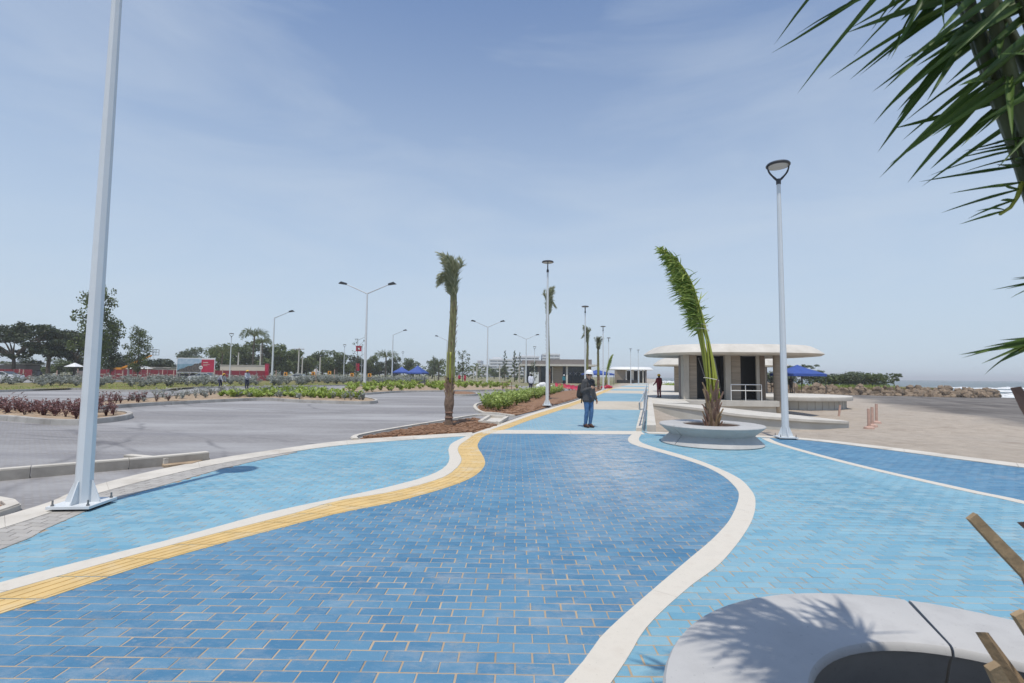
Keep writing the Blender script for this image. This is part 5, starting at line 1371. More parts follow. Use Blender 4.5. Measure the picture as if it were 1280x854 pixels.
woman = person('woman in white hard hat, charcoal jacket and jeans standing on the walkway with a backpack', G(735.5, 534.5), R(32),
       dict(elR=V3(-.215, .03, 1.10), wrR=V3(-.085, -.20, 1.19), handR=V3(.9, -.45, .32), palmR=V3(0, -.2, 1), wrL=V3(.235, -.08, .86), look=V3(-.42, -.90, -.03), hed=V3(0, -.03, 1.575),
            knR=V3(-.085, -.03, .49), anR=V3(-.085, .04, .09), knL=V3(.07, -.06, .49), anL=V3(.045, -.02, .09), toe=V3(.0, -.17, -.05)),
       ('jacket', 'jeans', 'boots', .97), 'hat_white', voxel=.010, scale=.985, extra=woman_extra)
person('man in white shirt and navy trousers standing on the lot behind the bushes', G(663.5, 491.5), R(200), dict(look=V3(.5, -1, 0)), ('shirt_white', 'navy', 'bag', .45), None, 'skin_dark')
person('worker in teal shirt and cap standing before the flat roofed building', (X(705, 76), 76, -.01), R(20), dict(), ('teal', 'navy', 'bag', .95), 'hat_white', 'skin_dark')
bpy.data.objects[-1:] if False else None
person('worker in dark red overalls and orange helmet standing left of the big pavilion', G(824, 497.2), R(-160), dict(elL=V3(.24, -.05, 1.14), wrL=V3(.28, -.22, .98)), ('maroon', 'maroon', 'bag', .95), 'hat_yellow', 'skin_dark')
person('gardener in yellow hard hat bending down over the lilies', (X(276, 46.5), 46.5, .04), R(70), dict(pel=V3(0, .14, .86), che=V3(0, -.12, 1.10), nek=V3(0, -.28, 1.20), hed=V3(0, -.37, 1.26), shR=V3(-.17, -.22, 1.16), shL=V3(.17, -.22, 1.16), elR=V3(-.2, -.34, .90), elL=V3(.2, -.34, .90), wrR=V3(-.14, -.48, .68), wrL=V3(.14, -.48, .68), hiR=V3(-.085, .12, .84), hiL=V3(.085, .12, .84), knR=V3(-.1, -.02, .46), knL=V3(.1, -.02, .46), look=V3(0, -.8, -.6)),
       ('shirt_grey', 'navy', 'bag', .97), 'hat_yellow', 'skin_dark', group='gardeners in yellow hard hats')
person('gardener in yellow hard hat standing upright among the lilies', (X(309, 47), 47, .04), R(55), dict(elR=V3(-.22, -.1, 1.12), wrR=V3(-.16, -.32, 1.0), elL=V3(.22, -.1, 1.12), wrL=V3(.16, -.32, .98), look=V3(0, -1, -.3)), ('shirt_grey', 'navy', 'bag', .97), 'hat_yellow', 'skin_dark', group='gardeners in yellow hard hats')
person('person in dark clothes standing under the blue canopy on the terrace', (X(988.5, 51), 51, .01), R(-60), dict(elL=V3(.24, -.1, 1.2), wrL=V3(.2, -.3, 1.28)), ('bag', 'bag', 'bag', .95), None, 'skin_dark')
person('left of two people in red shirts beyond the green planting bed', (X(574.3, 92), 92, -.02), R(30), dict(), ('red_cloth', 'navy', 'bag', .9), None, 'skin_dark', group='people in red shirts')
person('right of two people in red shirts beyond the green planting bed', (X(581.3, 90), 90, -.02), R(-30), dict(), ('red_cloth', 'red_cloth', 'bag', .9), None, 'skin_dark', group='people in red shirts')
# ------------------------------------------------------------------ trees
def leaf_cloud(m, vals, blobs, n, size, r, shell=.55):
    tot = sum(b[1] * b[2] * b[3] for b in blobs) ** .5
    wts = [(b[1] * b[2] * b[3]) ** .66 for b in blobs]; W_ = sum(wts)
    for b, w in zip(blobs, wts):
        c = Vector(b[0]); k = max(4, int(n * w / W_))
        for _ in range(k):
            d = Vector((r.gauss(0, 1), r.gauss(0, 1), r.gauss(0, 1))).normalized(); rr = (shell + (1 - shell) * r.random() ** .6) * r.uniform(.82, 1.12)
            p = c + Vector((d.x * b[1] * rr, d.y * b[2] * rr, d.z * b[3] * rr))
            s = size * r.uniform(.55, 1.3); u = Vector((r.gauss(0, 1), r.gauss(0, 1), r.gauss(0, .6))).normalized(); v = u.cross(d + Vector((r.gauss(0, .6), r.gauss(0, .6), r.gauss(0, .6)))).normalized()
            m.add([p - u * s * .5, p + v * s * .32, p + u * s * .5, p - v * s * .32], [(0, 1, 2, 3)]); vals.append(r.random())
def tree_meshes(kind, seed):
    """returns (trunk mesh, crown mesh) of a tree about 1 unit = 1 m, height as built"""
    r = random.Random(seed); T = MB(); C = MB(); vals = []; blobs = []
    if kind == 'umbrella':
        H, trunk, mat = 10.5, 4.0, 'leaf_dark'
        T.tube(crv([(0, 0, -.2), (.2, .1, 2), (.1, 0, trunk)], 8), [.38, .34, .32, .3, .28, .27, .25, .24], 8)
        for k in range(9):
            a = 2 * math.pi * k / 9 + r.uniform(-.3, .3); o = r.uniform(2.2, 6.6); z = r.uniform(6.2, 9.0) - o * .12
            e = Vector((math.cos(a) * o, math.sin(a) * o, z)); T.tube(crv([(.1, 0, trunk - .6), (e.x * .35, e.y * .35, trunk + (z - trunk) * .45), e], 7), [.2, .17, .14, .11, .08, .06, .04], 6)
            blobs.append((e + Vector((0, 0, .3)), r.uniform(1.5, 2.5), r.uniform(1.5, 2.5), r.uniform(.45, .9)))
            for j in range(5):
                q = e + Vector((r.gauss(0, 1.7), r.gauss(0, 1.7), r.uniform(-3.0, .9))); blobs.append((q, r.uniform(.7, 1.4), r.uniform(.7, 1.4), r.uniform(.35, .7)))
        leaf_cloud(C, vals, blobs, 7600, .42, r, .25)
    elif kind == 'tall':
        H, mat = 12.5, 'leaf_mid'
        T.tube(crv([(0, 0, -.2), (.1, 0, 4), (-.1, .1, 8), (0, 0, 12)], 12), [.24 - .018 * i for i in range(12)], 8)
        for k in range(20):
            z = 3.0 + 9.2 * k / 19; a = k * 2.4; o = (1.2 + 2.4 * math.sin(math.pi * min(1, (z - 1.5) / 11.5))) * r.uniform(.35, .95)
            e = Vector((math.cos(a) * o, math.sin(a) * o, z)); T.tube([(0, 0, z - 1.0), e * .6 + Vector((0, 0, z * .4 - .35)), e], [.07, .05, .02], 5)
            blobs.append((e, r.uniform(.8, 1.4), r.uniform(.8, 1.4), r.uniform(.9, 1.6))); blobs.append((e * .5 + Vector((0, 0, z * .5)), 1.0, 1.0, 1.2))
            blobs.append((e + Vector((r.gauss(0, .7), r.gauss(0, .7), r.uniform(-.6, .5))), r.uniform(.4, .7), r.uniform(.4, .7), r.uniform(.3, .55)))
        leaf_cloud(C, vals, blobs, 4600, .40, r, .3)
    elif kind == 'round':
        H, mat = 8.5, 'leaf_mid'
        T.tube(crv([(0, 0, -.2), (.2, .1, 1.6), (.1, 0, 3.4)], 8), [.3 - .02 * i for i in range(8)], 8)
        for k in range(13):
            a = k * 2.4; o = r.uniform(.4, 3.4); z = r.uniform(2.6, 7.0) - o * .22
            e = Vector((math.cos(a) * o, math.sin(a) * o, z)); T.tube([(.1, 0, 2.6), e * .5 + Vector((0, 0, 1.4)), e], [.13, .09, .04], 6)
            blobs.append((e, r.uniform(1.2, 2.0), r.uniform(1.2, 2.0), r.uniform(.9, 1.5)))
            blobs.append((e + Vector((r.gauss(0, 1), r.gauss(0, 1), r.uniform(-.2, 1))), r.uniform(.6, 1.0), r.uniform(.6, 1.0), r.uniform(.4, .8)))
        leaf_cloud(C, vals, blobs, 4200, .46, r, .5)
    elif kind == 'sparse':
        H, mat = 6.0, 'leaf_hazy'
        T.tube(crv([(0, 0, -.1), (.05, 0, 2.5), (0, 0, 5.6)], 10), [.07 - .005 * i for i in range(10)], 6)
        for k in range(16):
            z = 2.0 + 3.8 * k / 15; a = k * 2.4; o = r.uniform(.3, 1.5) * (1.15 - abs(z - 3.6) / 4); e = Vector((math.cos(a) * o, math.sin(a) * o, z))
            T.tube([(0, 0, z - .6), e], [.025, .008], 4); blobs.append((e, r.uniform(.3, .6), r.uniform(.3, .6), r.uniform(.3, .6)))
        leaf_cloud(C, vals, blobs, 900, .2, r, .2)
    elif kind == 'bare':
        H, mat = 6.5, 'leaf_hazy'
        T.tube(crv([(0, 0, -.1), (.05, 0, 2.5), (0, 0, 6.3)], 10), [.06 - .005 * i for i in range(10)], 6)
        for k in range(16):
            z = 1.6 + 4.6 * k / 15; a = k * 2.4; o = r.uniform(.4, 1.1); e = Vector((math.cos(a) * o, math.sin(a) * o, z + r.uniform(.2, .7)))
            T.tube([(0, 0, z - .2), e], [.025, .012], 4); blobs.append((e, .25, .25, .3))
        leaf_cloud(C, vals, blobs, 160, .18, r, .2)
    elif kind == 'conifer':
        H, mat = 10, 'leaf_mid'
        T.tube([(0, 0, -.1), (0, 0, 10)], [.16, .03], 6)
        for k in range(22):
            z = .8 + 9 * k / 21; o = 1.7 * (1.05 - z / 10.5) * r.uniform(.6, 1); a = k * 2.4; e = Vector((math.cos(a) * o, math.sin(a) * o, z)); T.tube([(0, 0, z - .1), e], [.04, .01], 4); blobs.append((e, .6 * (1.2 - z / 11), .6 * (1.2 - z / 11), .4))
        leaf_cloud(C, vals, blobs, 1300, .32, r, .2)
    elif kind == 'bush':
        H, mat = 2.6, 'leaf_mid'
        for k in range(9):
            a = k * 2.4; o = r.uniform(.2, 1.9); e = Vector((math.cos(a) * o, math.sin(a) * o, r.uniform(.6, 1.9))); T.tube([(0, 0, -.2), e], [.07, .02], 5); blobs.append((e, r.uniform(.6, 1.1), r.uniform(.6, 1.1), r.uniform(.4, .7)))
        leaf_cloud(C, vals, blobs, 1500, .26, r, .4)
    tm = T.mesh('trunk', M['bark'], smooth=50)
    cm = C.mesh('crown', M[mat], rnd=vals)
    return tm, cm, H
TM = {}
def tree(kind, seed, px, d, pytop, label, width=1.0, mat=None, z=-.06, name=None, group=None, rz=None):
    if (kind, seed) not in TM: TM[(kind, seed)] = tree_meshes(kind, seed)
    tm, cm, H = TM[(kind, seed)]
    h = Z(px, pytop, d) - z; s = h / H
    t = thing(name or {'umbrella': 'shade_tree', 'tall': 'broadleaf_tree', 'round': 'round_tree', 'sparse': 'young_tree', 'bare': 'bare_sapling', 'conifer': 'conifer_tree', 'bush': 'seaside_bush'}[kind], label, 'bush' if kind == 'bush' else 'tree', (X(px, d), d, z), rz if rz is not None else random.uniform(0, 6.28), group)
    t.scale = (s * width, s * width, s)
    link('trunk', tm, t)
    c = link('crown', cm, t)
    if mat:
        c2 = TM.get((kind, seed, mat))
        if c2 is None: c2 = cm.copy(); c2.materials.clear(); c2.materials.append(M[mat]); TM[(kind, seed, mat)] = c2
        c.data = c2
    return t
random.seed(21)
gt = 'trees beyond the red fence'
tree('umbrella', 1, 14, 92, 399, 'wide dark shade tree at the far left edge behind the white car', 1.02, group=gt, rz=.4)
tree('umbrella', 2, 60, 96, 396, 'wide dark shade tree left of the tall lamp post', 1.0, group=gt, rz=2.2)
tree('umbrella', 2, 92, 102, 404, 'dark spreading tree just left of the tall lamp post, behind the taller green tree', .72, group=gt, rz=1.0)
tree('tall', 3, 116, 76, 361, 'tallest leafy green tree, partly hidden behind the left lamp post', .74, group=gt, rz=.3)
tree('tall', 4, 137, 82, 402, 'dense green tree right of the left lamp post', .62, 'leaf_dark', group=gt)
tree('tall', 3, 172, 84, 412, 'smaller green tree above the orange boom', .80, group=gt, rz=2.5)
tree('round', 5, 241, 170, 430.5, 'round grey green tree above the billboard', 1.05, 'leaf_hazy', group=gt)
for k, (px, d, pt, w, mt, sd, lb) in enumerate([
    (283, 150, 425, 1.1, 'leaf_mid', 5, 'leftmost bushy tree of the grove right of the billboard'), (305, 155, 423, 1.0, 'leaf_mid', 6, 'bushy tree left of the tall coconut palm in the grove'),
    (332, 150, 428, 1.0, 'leaf_dark', 5, 'dark tree right of the tall coconut palm, behind the single armed street light'), (352, 145, 427, 1.15, 'leaf_mid', 6, 'large green tree right of the single armed street light'),
    (368, 158, 433, 1.0, 'leaf_mid', 5, 'green tree behind the leftmost utility pole'), (384, 165, 443, 1.1, 'leaf_dark', 6, 'low dark tree between the utility poles'),
    (404, 160, 434.5, 1.1, 'leaf_mid', 5, 'rounded tree left of the bare sapling with the red sign'), (421, 150, 438, 1.1, 'leaf_mid', 6, 'spreading green tree just left of the bare sapling'),
    (440, 165, 441, 1.1, 'leaf_dark', 5, 'dark tree behind the bare sapling and red sign'), (462, 170, 443, 1.0, 'leaf_mid', 6, 'tree behind the tall double armed street light'),
    (493, 175, 444, 1.0, 'leaf_dark', 5, 'tree behind the left far blue canopy'), (513, 172, 446, .9, 'leaf_mid', 6, 'tree rising between the two far blue canopies'),
    (474, 190, 450, 1.2, 'leaf_dark', 5, 'low dark tree right of the tall double armed street light'),
    (8, 135, 450, 1.6, 'leaf_mid', 5, 'low green tree behind the far left shade tree'), (34, 130, 447, 1.6, 'leaf_dark', 6, 'low dark tree between the two shade trees at far left'), (72, 128, 446, 1.6, 'leaf_mid', 5, 'low tree behind the second shade tree at far left'), (102, 125, 443, 1.5, 'leaf_dark', 6, 'low dark tree behind the left lamp post'),
    (151, 125, 441, 1.3, 'leaf_dark', 6, 'low dark tree behind the orange boom base'), (205, 130, 446, 1.5, 'leaf_dark', 5, 'low dark tree left of the billboard'), (186, 128, 447, 1.5, 'leaf_dark', 6, 'low dark tree behind the white tent'),
    (540, 200, 449, 1.0, 'leaf_hazy', 5, 'pale tree left of the foremost palm'), (628, 240, 457, 1.1, 'leaf_mid', 6, 'low tree in front of the long white hotel'), (618, 230, 459, 1.3, 'leaf_mid', 5, 'low tree left of the double armed light by the hotel')]):
    tree('round', sd, px, d, pt, lb, w, mt, group=gt)
tree('sparse', 8, 578, 70, 438.5, 'thin pale leafed sapling just right of the foremost palm', 1.1, z=.1)
tree('sparse', 9, 543, 95, 446, 'small pale sapling left of the foremost palm', 1.0, z=-.05)
tree('bare', 10, 446, 72, 421, 'nearly bare sapling with a red sign in its branches', 1.0, z=.08)
tree('sparse', 9, 667, 60, 452, 'thin pale sapling between the white shirted man and the flat roofed building', .8, z=.08)
tree('conifer', 11, 643, 130, 438.5, 'dark narrow conifer in front of the white hotels', 1.0, z=-.05, group='conifers before the hotels')
tree('conifer', 11, 649.5, 150, 440.5, 'thinner conifer right beside the dark narrow one', .7, 'leaf_hazy', z=-.05, group='conifers before the hotels')
tree('conifer', 11, 631, 150, 438, 'pale wispy conifer in front of the long white hotel', .9, 'leaf_hazy', z=-.05, group='conifers before the hotels')
tree('bare', 10, 167, 41, 455, 'young staked sapling standing in the silver shrubs', .5, z=.1, group='young saplings')
# coconut palms
def coconut(px, d, pt, label, sc=1.0):
    h = Z(px, pt, d) + .06; t = thing('coconut_palm', label, 'palm', (X(px, d), d, -.06), random.uniform(0, 6), 'coconut palms')
    hh = h - 1.2 * sc
    MB().tube(crv([(0, 0, -.1), (.15, 0, hh * .5), (0, 0, hh)], 10), [.26, .22, .2, .19, .18, .17, .16, .16, .16, .18], 8).build('trunk', M['bark'], t, smooth=True)
    for k in range(15):
        a = 2.4 * k; up = .9 - 1.2 * (k / 15); o = 2.4 * sc
        P = crv([(0, 0, hh), (math.cos(a) * o * .4, math.sin(a) * o * .4, hh + (.6 + up * .8) * sc), (math.cos(a) * o * .85, math.sin(a) * o * .85, hh + (.4 + up * .8) * sc), (math.cos(a) * o * 1.1, math.sin(a) * o * 1.1, hh + (-.5 + up * .8) * sc)], 12)
        make_frond(t, P, .05, .12, 14, .75 * sc, .13, Vector((0, 0, -.35)), .8, k, [M['old_petiole'], M['leaf_mid']], .5, droop=.8)
coconut(316, 120, 413, 'tall coconut palm standing out of the grove right of the billboard', 1.25)
coconut(482, 125, 440, 'coconut palm right of the tall double armed street light', 1.25)
coconut(277, 120, 434, 'low broad palm at the left end of the grove by the billboard', 1.5)
coconut(548, 120, 450, 'small palm left of the foremost palm, behind the parking lot', .9)
coconut(326, 130, 424, 'shorter coconut palm beside the tall one in the grove', .9)
# far low woods
C = MB(); vals = []; r = random.Random(31)
for k in range(90):
    px = -160 + k * 8.6 + r.uniform(-3, 3); d = r.uniform(205, 290); h = Z(px, r.uniform(451, 459), d)
    leaf_cloud(C, vals, [((X(px, d), d, h * .45), 4.2, 3, h * .55), ((X(px + r.uniform(-5, 5), d), d, h * .7), 2.4, 2, h * .3)], 90, 1.3, r, .5)
C.build('far_woods', M['leaf_mid'], rnd=vals, kind='stuff')
# breakwater bushes
gb_ = 'bushes on the grassy spit'
for k, (px, pt, w, kd, mt, lb) in enumerate([(968, 459, 1.5, 'bush', 'leaf_hazy', 'bush glimpsed between the pavilion column and the right lamp post'), (1003, 452.5, 1.0, 'umbrella', 'leaf_hazy', 'flat topped tree rising behind the blue canopy on the terrace'), (1038, 463.5, 1.6, 'bush', 'leaf_mid', 'dark bush just right of the blue canopy'),
    (1056, 462, 1.5, 'bush', 'leaf_hazy', 'bush in the middle of the spit, left of the tallest clump'), (1074, 459.5, 1.25, 'bush', 'leaf_mid', 'tallest dark bush clump on the spit'), (1090, 463.5, 1.3, 'bush', 'leaf_mid', 'bush at the right end of the big clump on the spit'), (1117, 464.2, .62, 'umbrella', 'leaf_mid', 'lone umbrella shaped bush near the tip of the spit'), (1024, 466, 1.4, 'bush', 'leaf_mid', 'low bush under the right side of the blue canopy')]):
    tree(kd, 1 if kd == 'umbrella' else 12 + k % 2, px, 94 + (k % 3), pt, lb, w, mt, z=-.05, group=gb_)
def tuft_mesh(name, n, L, w, mat, seed, spread=.5, wid=.25):
    r = random.Random(seed); m = MB(); v = []
    for i in range(n):
        a = r.uniform(0, 6.28); p = Vector((math.cos(a) * r.random() * wid, math.sin(a) * r.random() * wid, 0)); d = Vector((math.cos(a) * spread * r.random(), math.sin(a) * spread * r.random(), 1))
        v += [r.random()] * blade(m, p, d, L * r.uniform(.6, 1.2), w, Vector((math.cos(a) * .5, math.sin(a) * .5, -.5)), Vector((r.gauss(0, 1), r.gauss(0, 1), .1)), 3)
    return m.mesh(name, mat, smooth='all', rnd=v)
gm = MB(); v = []; r = random.Random(8)
for i in range(2600):
    u = r.random(); p = sp_[int(u * 32)] + Vector((r.uniform(-2, 0), r.random() ** 1.5 * 8, .0)); v += [r.random()] * blade(gm, p, Vector((r.gauss(0, .3), r.gauss(0, .3), 1)), r.uniform(.3, .75), .09, Vector((-.3, 0, -.3)), Vector((r.gauss(0, 1), -1, 0)), 3)
gm.build('spit_grass', M['leaf_lily'], smooth='all', rnd=v, kind='stuff')

# ------------------------------------------------------------------ planted beds: shrubs set out singly
def shrub_mesh(name, seed, h, w, n, leaf, mat, stems=6, upright=.5):
    r = random.Random(seed); m = MB(); vals = []
    for k in range(stems):
        a = k * 2.4; e = Vector((math.cos(a) * w * r.uniform(.2, .9), math.sin(a) * w * r.uniform(.2, .9), h * r.uniform(.6, 1.0)))
        m.tube([(0, 0, -.03), e * .5 + Vector((0, 0, h * .12)), e], [.012, .009, .004], 4)
        vals += [.0] * (len(m.f) - len(vals))
        for i in range(n // stems):
            t = r.uniform(.25, 1.05); p = e * t + Vector((r.gauss(0, .03), r.gauss(0, .03), r.gauss(0, .03))); b = r.uniform(0, 6.28)
            d = Vector((math.cos(b), math.sin(b), upright + r.gauss(0, .3))); vals += [r.random()] * blade(m, p, d, leaf * r.uniform(.7, 1.25), leaf * .42, Vector((0, 0, -.7)), Vector((r.gauss(0, .4), r.gauss(0, .4), 1)), 3)
    return m.mesh(name, mat, smooth='all', rnd=vals)
def in_poly(p, poly):
    c = False; n = len(poly)
    for i in range(n):
        a, b = poly[i], poly[(i + 1) % n]
        if (a.y > p.y) != (b.y > p.y) and p.x < (b.x - a.x) * (p.y - a.y) / (b.y - a.y) + a.x: c = not c
    return c
def plant_bed(name, label, cat, group, meshes, poly, n, z, sc=(.8, 1.2), edge=.25, seed=1, test=None):
    r = random.Random(seed); xs = [p.x for p in poly]; ys = [p.y for p in poly]; ins = inset(poly, edge); out = []; tries = 0
    while len(out) < n and tries < n * 80:
        tries += 1
        p = Vector((r.uniform(min(xs), max(xs)), r.uniform(min(ys), max(ys)), 0))
        d = p.length; mind = .0
        if not in_poly(p, ins) or (test and not test(p)): continue
        if not (-25 < 646.5 + 618 * p.x / max(.5, p.y) < 1290): continue
        if any((p - q).length < sc[2] if len(sc) > 2 else False for q in out): continue
        out.append(p)
        o = link(name, meshes[r.randrange(len(meshes))], None, (p.x, p.y, z), (0, 0, r.uniform(0, 6.28))); s = r.uniform(sc[0], sc[1]); o.scale = (s, s, s * r.uniform(.85, 1.15)); tag(o, label, cat, group)
    return out
PU = [shrub_mesh('purple_shrub', k, .44, .20, 44, .10, M['leaf_purple'], 6, .6) for k in range(3)]
SI = [shrub_mesh('silver_shrub', 10 + k, .66, .72, 150, .17, M['leaf_grey'], 8, .5) for k in range(3)]
LI = [shrub_mesh('lily_plant', 20 + k, .34, .30, 44, .24, M['leaf_lily'], 5, 1.1) for k in range(3)]
BU = [shrub_mesh('leafy_bush', 30 + k, .62, .34, 76, .17, M['leaf_bush'], 7, .5) for k in range(4)]
DB = [shrub_mesh('seedling', 40 + k, .34, .20, 26, .12, M['leaf_grey'], 5, .8) for k in range(2)]
plant_bed('purple_shrub', 'one of the purple leaved shrubs in the bed at the left edge of the lot', 'shrub', 'purple shrubs in the left bed', PU, left_bed, 66, .10, (.75, 1.3, .30), .5, 1)
plant_bed('seedling', 'one of the small grey green seedlings in the long kerbed bed', 'plant', 'seedlings in the long bed', DB, long_bed, 110, .10, (.8, 1.7, .3), .5, 2, lambda p: p.x < -13.2 or p.y > 26.5)
plant_bed('purple_shrub', 'one of the purple shrubs at the left end of the long kerbed bed', 'shrub', 'purple shrubs in the long bed', PU, long_bed, 26, .10, (.8, 1.3, .5), .5, 3, lambda p: p.x < -15.2 and p.y < 24)
plant_bed('lily_plant', 'one of the bright green lily plants in the long kerbed bed', 'plant', 'lily plants in the long bed', LI, long_bed, 150, .10, (.8, 1.2, .3), .8, 4, lambda p: p.x > -17.5 and p.y > 28.0)
plant_bed('lily_plant', 'one of the bright green plants in the long bed behind the foremost palm', 'plant', 'green plants in the far bed', LI, isl3, 145, .10, (1.0, 1.7, .5), .5, 5)
plant_bed('silver_shrub', 'one of the silver grey shrubs in the long bed before the red fence', 'shrub', 'silver shrubs before the fence', SI, back_bed, 270, .10, (1.15, 1.75, .75), .9, 6, lambda p: p.y > 41.5 + max(0, (p.x + 37)) * .55)
bush_spots = [p for p in bed2]
plant_bed('leafy_bush', 'one of the light green leafy bushes in the mulch bed beside the walkway', 'bush', 'leafy bushes in the mulch bed', BU, bed2, 150, .03, (.75, 1.12, .25), .35, 7, lambda p: p.x < -.55 + (p.y - 21.5) * .19 and p.y > 21.0)
MU = random.Random(44); chips = MB(); cv = []
for poly, n in ((palm_bed, 900), (bed2, 1400)):
    ins = inset(poly, .2); xs = [p.x for p in poly]; ys = [p.y for p in poly]; k = 0; tr_ = 0
    while k < n and tr_ < n * 30:
        tr_ += 1
        p = Vector((MU.uniform(min(xs), max(xs)), MU.uniform(min(ys), min(max(ys), 40)), .025))
        if not in_poly(p, ins): continue
        k += 1; s = MU.uniform(.03, .09); chips.box(p, (s * 1.8, s, s * .5), MU.uniform(0, 6)); cv += [MU.random()] * 6
chips.build('mulch_chips', M['mulch'], rnd=cv, kind='stuff')
# grass fringe on the turf bed
gm = MB(); v = []; r = random.Random(81); ins = inset(back_bed, .3)
for i in range(9000):
    p = Vector((r.uniform(-44, -8), r.uniform(36, 66), .11))
    if in_poly(p, ins): v += [r.random()] * blade(gm, p, Vector((r.gauss(0, .4), r.gauss(0, .4), 1)), r.uniform(.08, .2), .04, Vector((0, 0, -.3)), Vector((r.gauss(0, 1), -1, 0)), 2)
gm.build('bed_grass', M['leaf_lily'], rnd=v, kind='stuff')

# ------------------------------------------------------------------ site fence, billboard, poles, vehicles
def fence_run(px0, px1, d0, d1, pyt, label, n, text=False):
    a, b = Vector((X(px0, d0), d0, 0)), Vector((X(px1, d1), d1, 0)); h = Z((px0 + px1) / 2, pyt, (d0 + d1) / 2)
    t = thing('red_fence', label, 'fence', a, 0, 'red site fences'); dv = (b - a) / n; ang = math.atan2(dv.y, dv.x)
    for i in range(n):
        c = dv * (i + .5); pnl = MB().box((0, 0, 0), (dv.length - .04, .05, h - .08)).build('fence_panel', M['red_panel'], t, loc=(c.x, c.y, h / 2 + (.02 if i % 2 else 0)), rot=(0, 0, ang))
        if text and i % 2 == 0:
            MB().box((0, -.032, .05), (dv.length * .7, .01, .09)).build('pale_stripe', M['cream'], pnl)
        MB().box((0, 0, 0), (.07, .09, h + .1)).build('fence_post', M['taupe'], t, loc=(dv.x * i, dv.y * i, h / 2), rot=(0, 0, ang))
    return t
fence_run(-40, 40, 88, 88, 461.3, 'red fence of metal panels at the far left behind the white car', 7)
fence_run(122, 220, 92, 92, 462.0, 'long red fence of metal panels behind the silver shrubs left of the billboard', 9, True)
fence_run(268, 331, 92, 92, 463.2, 'red fence of metal panels right of the billboard behind the gardeners', 6, True)
t = thing('red_gate_post', 'tall red gate post at the right end of the red fence', 'post', (X(333.5, 93), 93, 0)); hh = Z(333, 455, 93)
MB().box((0, 0, hh / 2), (.62, .5, hh)).build('shaft', M['red'], t); MB().box((0, 0, hh + .04), (.72, .6, .08)).build('cap', M['red_panel'], t)
t = thing('site_wall', 'long cream wall behind the red fence right of the billboard', 'wall', (X(304, 98), 98, 0)); hh = Z(304, 457, 98)
MB().box((0, 0, hh / 2), (X(334, 98) - X(276, 98), .3, hh)).build('wall_face', M['cream'], t); MB().box((0, 0, hh + .05), (X(334, 98) - X(276, 98) + .2, .45, .1)).build('coping', M['conc'], t)
t = thing('site_shed', 'low cream roofed shed behind the red fence left of the billboard', 'shed', (X(199, 97), 97, 0)); hh = Z(199, 459.5, 97)
MB().box((0, 0, hh * .47), (6.4, 3, hh * .94)).build('wall', M['cream'], t); MB().box((0, 0, hh), (6.8, 3.4, .12)).build('roof', M['conc'], t)
t = thing('site_shed', 'low grey roofed shed behind the red fence at the far left', 'shed', (X(12, 96), 96, 0)); hh = Z(12, 455, 96)
MB().box((0, 0, hh * .46), (9, 3, hh * .92)).build('wall', M['taupe'], t); MB().box((0, 0, hh), (9.6, 3.6, .14)).build('roof', M['conc'], t)
# dark clutter of parked motorcycles and stacked goods under the trees: one heap per place
def heap(px, d, w, h, label, mats, seed):
    r = random.Random(seed); t = thing('covered_goods', label, 'goods', (X(px, d), d, 0), 0, 'goods under the shade trees')
    for i in range(7):
        s = (r.uniform(.4, .8) * w / 3, r.uniform(.4, .8), r.uniform(.35, .7) * h)
        m = MB(); m.box((0, 0, s[2] / 2), s, taper=.82); m.build('crate', M[mats[i % len(mats)]], t, loc=(r.uniform(-w / 2, w / 2), r.uniform(-.6, .6), 0 if i < 5 else h * .45), rot=(0, 0, r.uniform(0, 3)))
heap(52, 86, 4.0, 1.6, 'dark stacked goods under the shade trees right of the far left red fence', ['black', 'taupe', 'dark_steel'], 1)
heap(84, 86, 4.4, 1.6, 'dark stacked goods between the shade trees and the left lamp post', ['dark_steel', 'black', 'taupe'], 2)
t = thing('market_umbrella', 'faded white umbrella under the shade trees left of the lamp post', 'umbrella', (X(92.5, 88), 88, 0))
u_ = Z(92, 453.5, 88); u0 = Z(92, 458.5, 88)
MB().tube([(0, 0, 0), (0, 0, u_)], .04, 6).build('pole', M['dark_steel'], t)
for k in range(8):
    a0, a1 = 2 * math.pi * k / 8, 2 * math.pi * (k + 1) / 8; rr = 1.45
    MB().add([(0, 0, u_), (rr * math.cos(a0), rr * math.sin(a0), u0), (rr * math.cos(a1), rr * math.sin(a1), u0), (0, 0, u_ - .03), (rr * math.cos(a0), rr * math.sin(a0), u0 - .03), (rr * math.cos(a1), rr * math.sin(a1), u0 - .03)], [(0, 1, 2), (5, 4, 3), (1, 4, 5, 2)]).build('panel', M['hotel'] if k % 2 else M['white'], t)
t = thing('white_tent', 'small white peaked tent behind the red fence under the orange boom', 'tent', (X(177, 95), 95, 0)); a_, b_ = Z(177, 457, 95), Z(177, 461, 95)
MB().add([(0, 0, a_), (-2, -1.6, b_), (2, -1.6, b_), (2, 1.6, b_), (-2, 1.6, b_)], [(0, 1, 2), (0, 2, 3), (0, 3, 4), (0, 4, 1), (4, 3, 2, 1)]).build('roof_cloth', M['white'], t)
for sx in (-1, 1):
    for sy in (-1, 1): MB().tube([(sx * 1.9, sy * 1.5, 0), (sx * 1.9, sy * 1.5, b_)], .04, 6).build('leg', M['white'], t)
